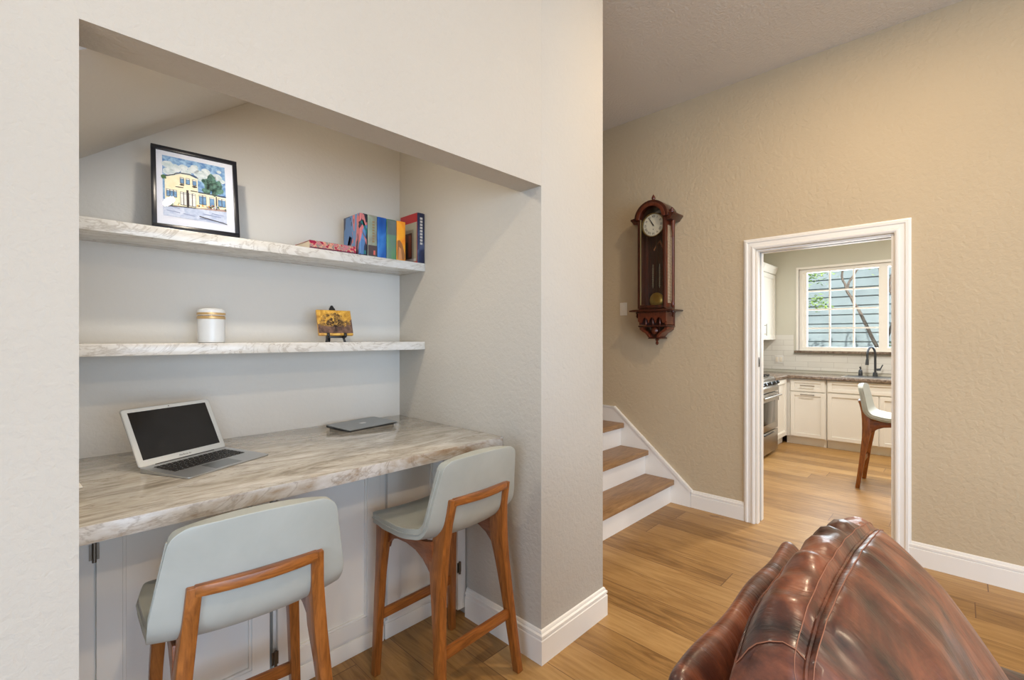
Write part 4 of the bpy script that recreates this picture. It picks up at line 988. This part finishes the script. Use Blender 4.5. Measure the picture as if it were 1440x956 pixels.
for s_ in (-.026, .026): MB().box(-.007, -.005, s_-.018, s_+.018, -.034, .034).build('socket', M['plate'], ou, bevel=.001)

# left run: range, cabinet, uppers
KF = 1.64
lc = thing('kitchen_cabinet', 'narrow white cabinet between the stainless range and the kitchen corner', 'cabinet', (6.57, KF, 0))
MB().box(-.265, .29, .021, .60, .10, .853).build('carcass', M['kcab'], lc); MB().box(-.265, .35, .065, .10, 0, .10).build('toe_kick', M['kcab'], lc)
d_ = panel_door('door', lc, -.262, .286, .112, .845, 0, M['kcab'], .055)
MB().cyl((-.215, -.03, .62), (-.215, -.03, .80), .006, seg=10).cyl((-.215, -.03, .64), (-.215, 0, .64), .004, seg=8).cyl((-.215, -.03, .78), (-.215, 0, .78), .004, seg=8).build('handle', M['steel'], d_, smooth=True)
rg = thing('kitchen_range', 'stainless steel gas range left of the kitchen corner', 'range', (5.92, 1.60, 0)); w2_ = .378
MB().box(-w2_, w2_, .03, .62, .03, .895).build('body', M['steel'], rg, bevel=.004)
dd = MB().box(-w2_+.004, w2_-.004, 0, .03, .30, .735).build('oven_door', M['steel'], rg, bevel=.005)
MB().box(-.25, .25, -.003, 0, .38, .64).build('oven_window', plain('oven_glass', (40, 38, 36), .1), dd, bevel=.001)
MB().cyl((-.33, -.045, .70), (.33, -.045, .70), .013, seg=12).cyl((-.30, -.045, .70), (-.30, 0, .70), .009, seg=8).cyl((.30, -.045, .70), (.30, 0, .70), .009, seg=8).build('handle', M['steel'], dd, smooth=True)
d2 = MB().box(-w2_+.004, w2_-.004, 0, .03, .04, .288).build('lower_drawer', M['steel'], rg, bevel=.005)
MB().box(-.18, .18, -.012, 0, .262, .275).build('drawer_lip', M['dsteel'], d2, bevel=.002)
MB().prism([(0, .745), (.03, .745), (.075, .895), (.05, .900), (-.004, .80)], -w2_, w2_, 'x').build('control_panel', M['steel'], rg, bevel=.003)
for kx in (-.30, -.18, 0, .18, .30):
    MB().cyl((kx, .010, .838), (kx, -.030, .860), .022, .019, 16).build('knob', M['dsteel'], rg, smooth=True)
MB().box(-w2_, w2_, .045, .62, .895, .912).build('cooktop', M['steel'], rg, bevel=.003)
for gx in (-.24, 0, .24):
    gr = MB()
    for a in (-.09, 0, .09): gr.box(gx+a-.006, gx+a+.006, .08, .58, .922, .934)
    for b_ in (.09, .33, .56): gr.box(gx-.10, gx+.10, b_, b_+.012, .922, .934)
    for a in (-.095, .085):
        for b_ in (.09, .55): gr.box(gx+a, gx+a+.012, b_, b_+.012, .910, .923)
    gr.build('burner_grate', M['black'], rg)
for fx_ in (-.33, .33):
    for fy_ in (.08, .56): MB().cyl((fx_, fy_, 0), (fx_, fy_, .032), .018, seg=10).build('foot', M['black'], rg)
def upper(label, xa, xb, hx):
    u = thing('wall_cabinet', label, 'cabinet', ((xa+xb)/2, 1.93, 1.35)); h = (xb-xa)/2
    MB().box(-h, h, .021, KY-1.93-.012, 0, .94).build('carcass', M['kcab'], u)
    dd = panel_door('door', u, -h+.003, h-.003, .004, .93, 0, M['kcab'], .055)
    MB().cyl((hx, -.03, .06), (hx, -.03, .22), .006, seg=10).cyl((hx, -.03, .08), (hx, 0, .08), .004, seg=8).cyl((hx, -.03, .20), (hx, 0, .20), .004, seg=8).build('handle', M['steel'], dd, smooth=True)
    MB().prism([(.0, .942), (-.03, 1.02), (-.03, 1.045), (.32, 1.045), (.32, .942)], -h, h, 'x').build('crown_molding', M['kcab'], u)
    return u
upper('white kitchen wall cabinet over the corner counter, nearest the window wall', 6.86, 7.468, -.23)
upper('white kitchen wall cabinet left of the corner wall cabinet, mostly hidden', 6.24, 6.852, .23)

# ------------------------------------------------------------------ outside the kitchen window
def siding():
    t = NT('blue_grey_siding'); mp = t.coords(); n = t.noise(mp, 3, 3); rp = t.ramp([(.3, s2l((134, 152, 158))), (.7, s2l((150, 168, 174)))]); t.l(n, 'Fac', rp, 'Fac'); t.l(rp, 'Color', t.b, 'Base Color')
    t.b.inputs['Roughness'].default_value = .7; return t.m
sdm = MB(); SX = 10.4
z = 0
while z < 4.6: sdm.prism([(SX, z), (SX-.022, z), (SX-.006, z+.16), (SX, z+.16)], -5, 6, 'y') if False else sdm.add([(SX-.030, -5, z), (SX-.030, 6, z), (SX-.006, 6, z+.165), (SX-.006, -5, z+.165), (SX, -5, z), (SX, 6, z), (SX, 6, z+.165), (SX, -5, z+.165)], [(0,1,2,3),(4,7,6,5),(0,4,5,1),(3,2,6,7),(0,3,7,4),(1,5,6,2)]); z += .165
ho = tag(sdm.build('neighbouring_house_wall', siding()), 'blue-grey clapboard house wall seen through the kitchen window', 'house wall')
struct(MB().box(9.0, 14, -6, 7, -.1, 0).build('ground', mottled('garden_soil', (96, 88, 70), (120, 112, 88), 5, .9)))
tr = thing('garden_tree', 'bare-branched tree with a few bright leaves outside the kitchen window', 'tree', (8.9, 1.0, 0))
M['bark'] = mottled('grey_bark', (92, 84, 80), (138, 128, 118), 30, .8)
def limb(pts, r0, r1):
    n_ = len(pts); P_ = []
    for i in range(n_-1):
        for j in range(4): P_.append(tuple(Vector(pts[i]).lerp(Vector(pts[i+1]), j/4)+Vector((random.uniform(-.006, .006), random.uniform(-.008, .008), 0))))
    P_.append(pts[-1]); return MB().tube(P_, [r0+(r1-r0)*i/(len(P_)-1) for i in range(len(P_))], 8)
# world positions relative to the tree base (8.9, 1.0)
limbs = [([(0, -.06, 0), (0, -.10, .8), (0, -.12, 1.15), (0, -.02, 1.4), (0, .12, 1.75), (0, .28, 2.1), (0, .36, 2.35), (0, .30, 2.8)], .034, .012),
         ([(0, .30, 2.12), (0, .24, 2.3), (0, .12, 2.5), (0, .05, 2.9)], .020, .010),
         ([(0, -.12, 1.15), (0, -.20, 1.32), (.05, -.22, 1.5), (.05, -.32, 1.75), (.05, -.30, 1.95), (.05, -.15, 2.2), (.05, -.08, 2.5), (.05, -.02, 2.9)], .024, .009),
         ([(.05, -.30, 1.95), (.05, -.22, 2.2), (.05, -.28, 2.45), (.05, -.2, 2.9)], .018, .008),
         ([(0, -.22, 1.0), (0, -.40, 1.25), (0, -.42, 1.5), (0, -.36, 1.6)], .022, .012),
         ([(0, -.9, .6), (0, -1.0, 1.2), (0, -.95, 1.8), (0, -.85, 2.2), (0, -.7, 2.6), (0, -.65, 2.9)], .03, .012),
         ([(0, -.93, 1.7), (0, -.82, 1.95), (0, -.78, 2.3), (0, -.82, 2.6)], .014, .007)]
for pts, a, b_ in limbs: limb(pts, a, b_).build('branch', M['bark'], tr, smooth=True)
lv = MB()
def leaf(mb, c_, s):
    c_ = Vector(c_); a = Vector((random.uniform(-1, 1), random.uniform(-1, 1), random.uniform(-.6, .6))).normalized(); b_ = a.cross(Vector((random.uniform(-1, 1), random.uniform(-1, 1), 1))).normalized(); nn = a.cross(b_)*s*.12
    mb.add([c_-a*s, c_-b_*s*.4+nn, c_+a*s, c_+b_*s*.4+nn], [(0,1,2),(0,2,3)])
for cx_, cy_, cz_, r_, n_ in ((0, .78, 2.42, .20, 150), (.1, .55, 2.5, .15, 70), (0, .72, 1.98, .13, 90), (0, .60, 1.90, .10, 50), (0, -.1, 2.6, .25, 60), (.05, -.25, 1.28, .08, 30), (0, -.4, 1.6, .08, 20)):
    for _ in range(n_): leaf(lv, (cx_+random.gauss(0, r_*.5), cy_+random.gauss(0, r_*.6), cz_+random.gauss(0, r_*.4)), random.uniform(.02, .04))
lo_ = lv.build('leaves', mottled('bright_green_leaves', (110, 160, 60), (196, 226, 120), 6, .5), tr); lo_['kind'] = 'stuff'

# ------------------------------------------------------------------ ceiling downlights
lampmat = emit('lamp_lens', (1, .86, .68), 14)
LAMPS = [(.38, -.50), (2.5, .35), (.0, -2.6), (2.5, -2.6)]
names = ['recessed ceiling downlight above the desk side of the room', 'recessed ceiling downlight near the kitchen doorway', 'recessed ceiling downlight at the back left of the room', 'recessed ceiling downlight at the back right of the room']
for (x, y), lab in zip(LAMPS, names):
    t = thing('ceiling_downlight', lab, 'light', (x, y, ZC), 0, 'ceiling downlights')
    MB().lathe([(.066, -.006), (.095, -.006), (.095, 0), (.066, 0)], seg=32, cap=False).build('trim_ring', M['white'], t, smooth=True)
    MB().cyl((0, 0, -.004), (0, 0, -.001), .066, seg=32).build('lens', lampmat, t)

# ------------------------------------------------------------------ lights
def area(name, loc, rot, sx, sy, power, color, shape='RECTANGLE', spread=None):
    l = bpy.data.lights.new(name, 'AREA'); l.shape = shape; l.size = sx
    if shape in ('RECTANGLE', 'ELLIPSE'): l.size_y = sy
    l.energy = power; l.color = color
    if spread: l.spread = spread
    o = bpy.data.objects.new(name, l); col.objects.link(o); o.location = loc; o.rotation_euler = rot; return o
area('daylight_back_window', (-.1, BY-.02, 1.27), (R(90), 0, 0), 4.4, 2.3, 175, (.57, .75, 1.0))
area('daylight_left_window', (LX-.02, -1.4, 1.5), (R(90), 0, R(-90)), 2.3, 1.9, 75, (.57, .75, 1.0))
area('niche_lamp', (.372+.006, 1.72, sz(.372)-.012), (0, -math.atan(.73), 0), .055, .055, 5.0, (1, .88, .72), 'DISK')
for x, y in LAMPS:
    area('downlight_lamp', (x, y, ZC-.012), (0, 0, 0), .13, .13, 22, (1, .78, .54), 'DISK')
area('kitchen_downlight_lamp', (5.4, .6, KZ-.02), (0, 0, 0), .2, .2, 46, (1, .96, .91), 'DISK')
area('kitchen_downlight_lamp', (6.2, -1.2, KZ-.02), (0, 0, 0), .2, .2, 46, (1, .96, .91), 'DISK')
area('kitchen_window_daylight', (KW+.13, .72, 1.77), (R(90), 0, R(90)), 1.7, 1.05, 42, (.85, .94, 1))
sun = bpy.data.lights.new('sun', 'SUN'); sun.energy = 6; sun.color = (1, .95, .86); sun.angle = R(1)
so = bpy.data.objects.new('sun', sun); col.objects.link(so); so.rotation_euler = (R(12), R(-46), 0)

wd = bpy.data.worlds.new('world'); bpy.context.scene.world = wd; wd.use_nodes = True
nt = wd.node_tree; bg = nt.nodes['Background']
sky = nt.nodes.new('ShaderNodeTexSky'); sky.sky_type = 'HOSEK_WILKIE'; sky.turbidity = 3; sky.sun_direction = Vector((-.4, -.5, .75)).normalized()
nt.links.new(sky.outputs['Color'], bg.inputs['Color']); bg.inputs['Strength'].default_value = 2.5

# ------------------------------------------------------------------ camera
cam = bpy.data.cameras.new('camera'); co = bpy.data.objects.new('camera', cam); col.objects.link(co)
cam.sensor_width = 36; cam.sensor_fit = 'HORIZONTAL'; cam.lens = 36*652.0/1440
co.location = (0, 0, 1.38); co.rotation_euler = (R(90), 0, R(44.1-90))
cam.shift_y = -3.0/1440; cam.clip_start = .02
sc_ = bpy.context.scene; sc_.camera = co
sc_.view_settings.view_transform = 'Standard'; sc_.view_settings.look = 'None'; sc_.view_settings.gamma = 1; sc_.view_settings.use_curve_mapping = False
sc_.view_settings.exposure = .2
sc_.cycles.max_bounces = 10; sc_.cycles.diffuse_bounces = 5
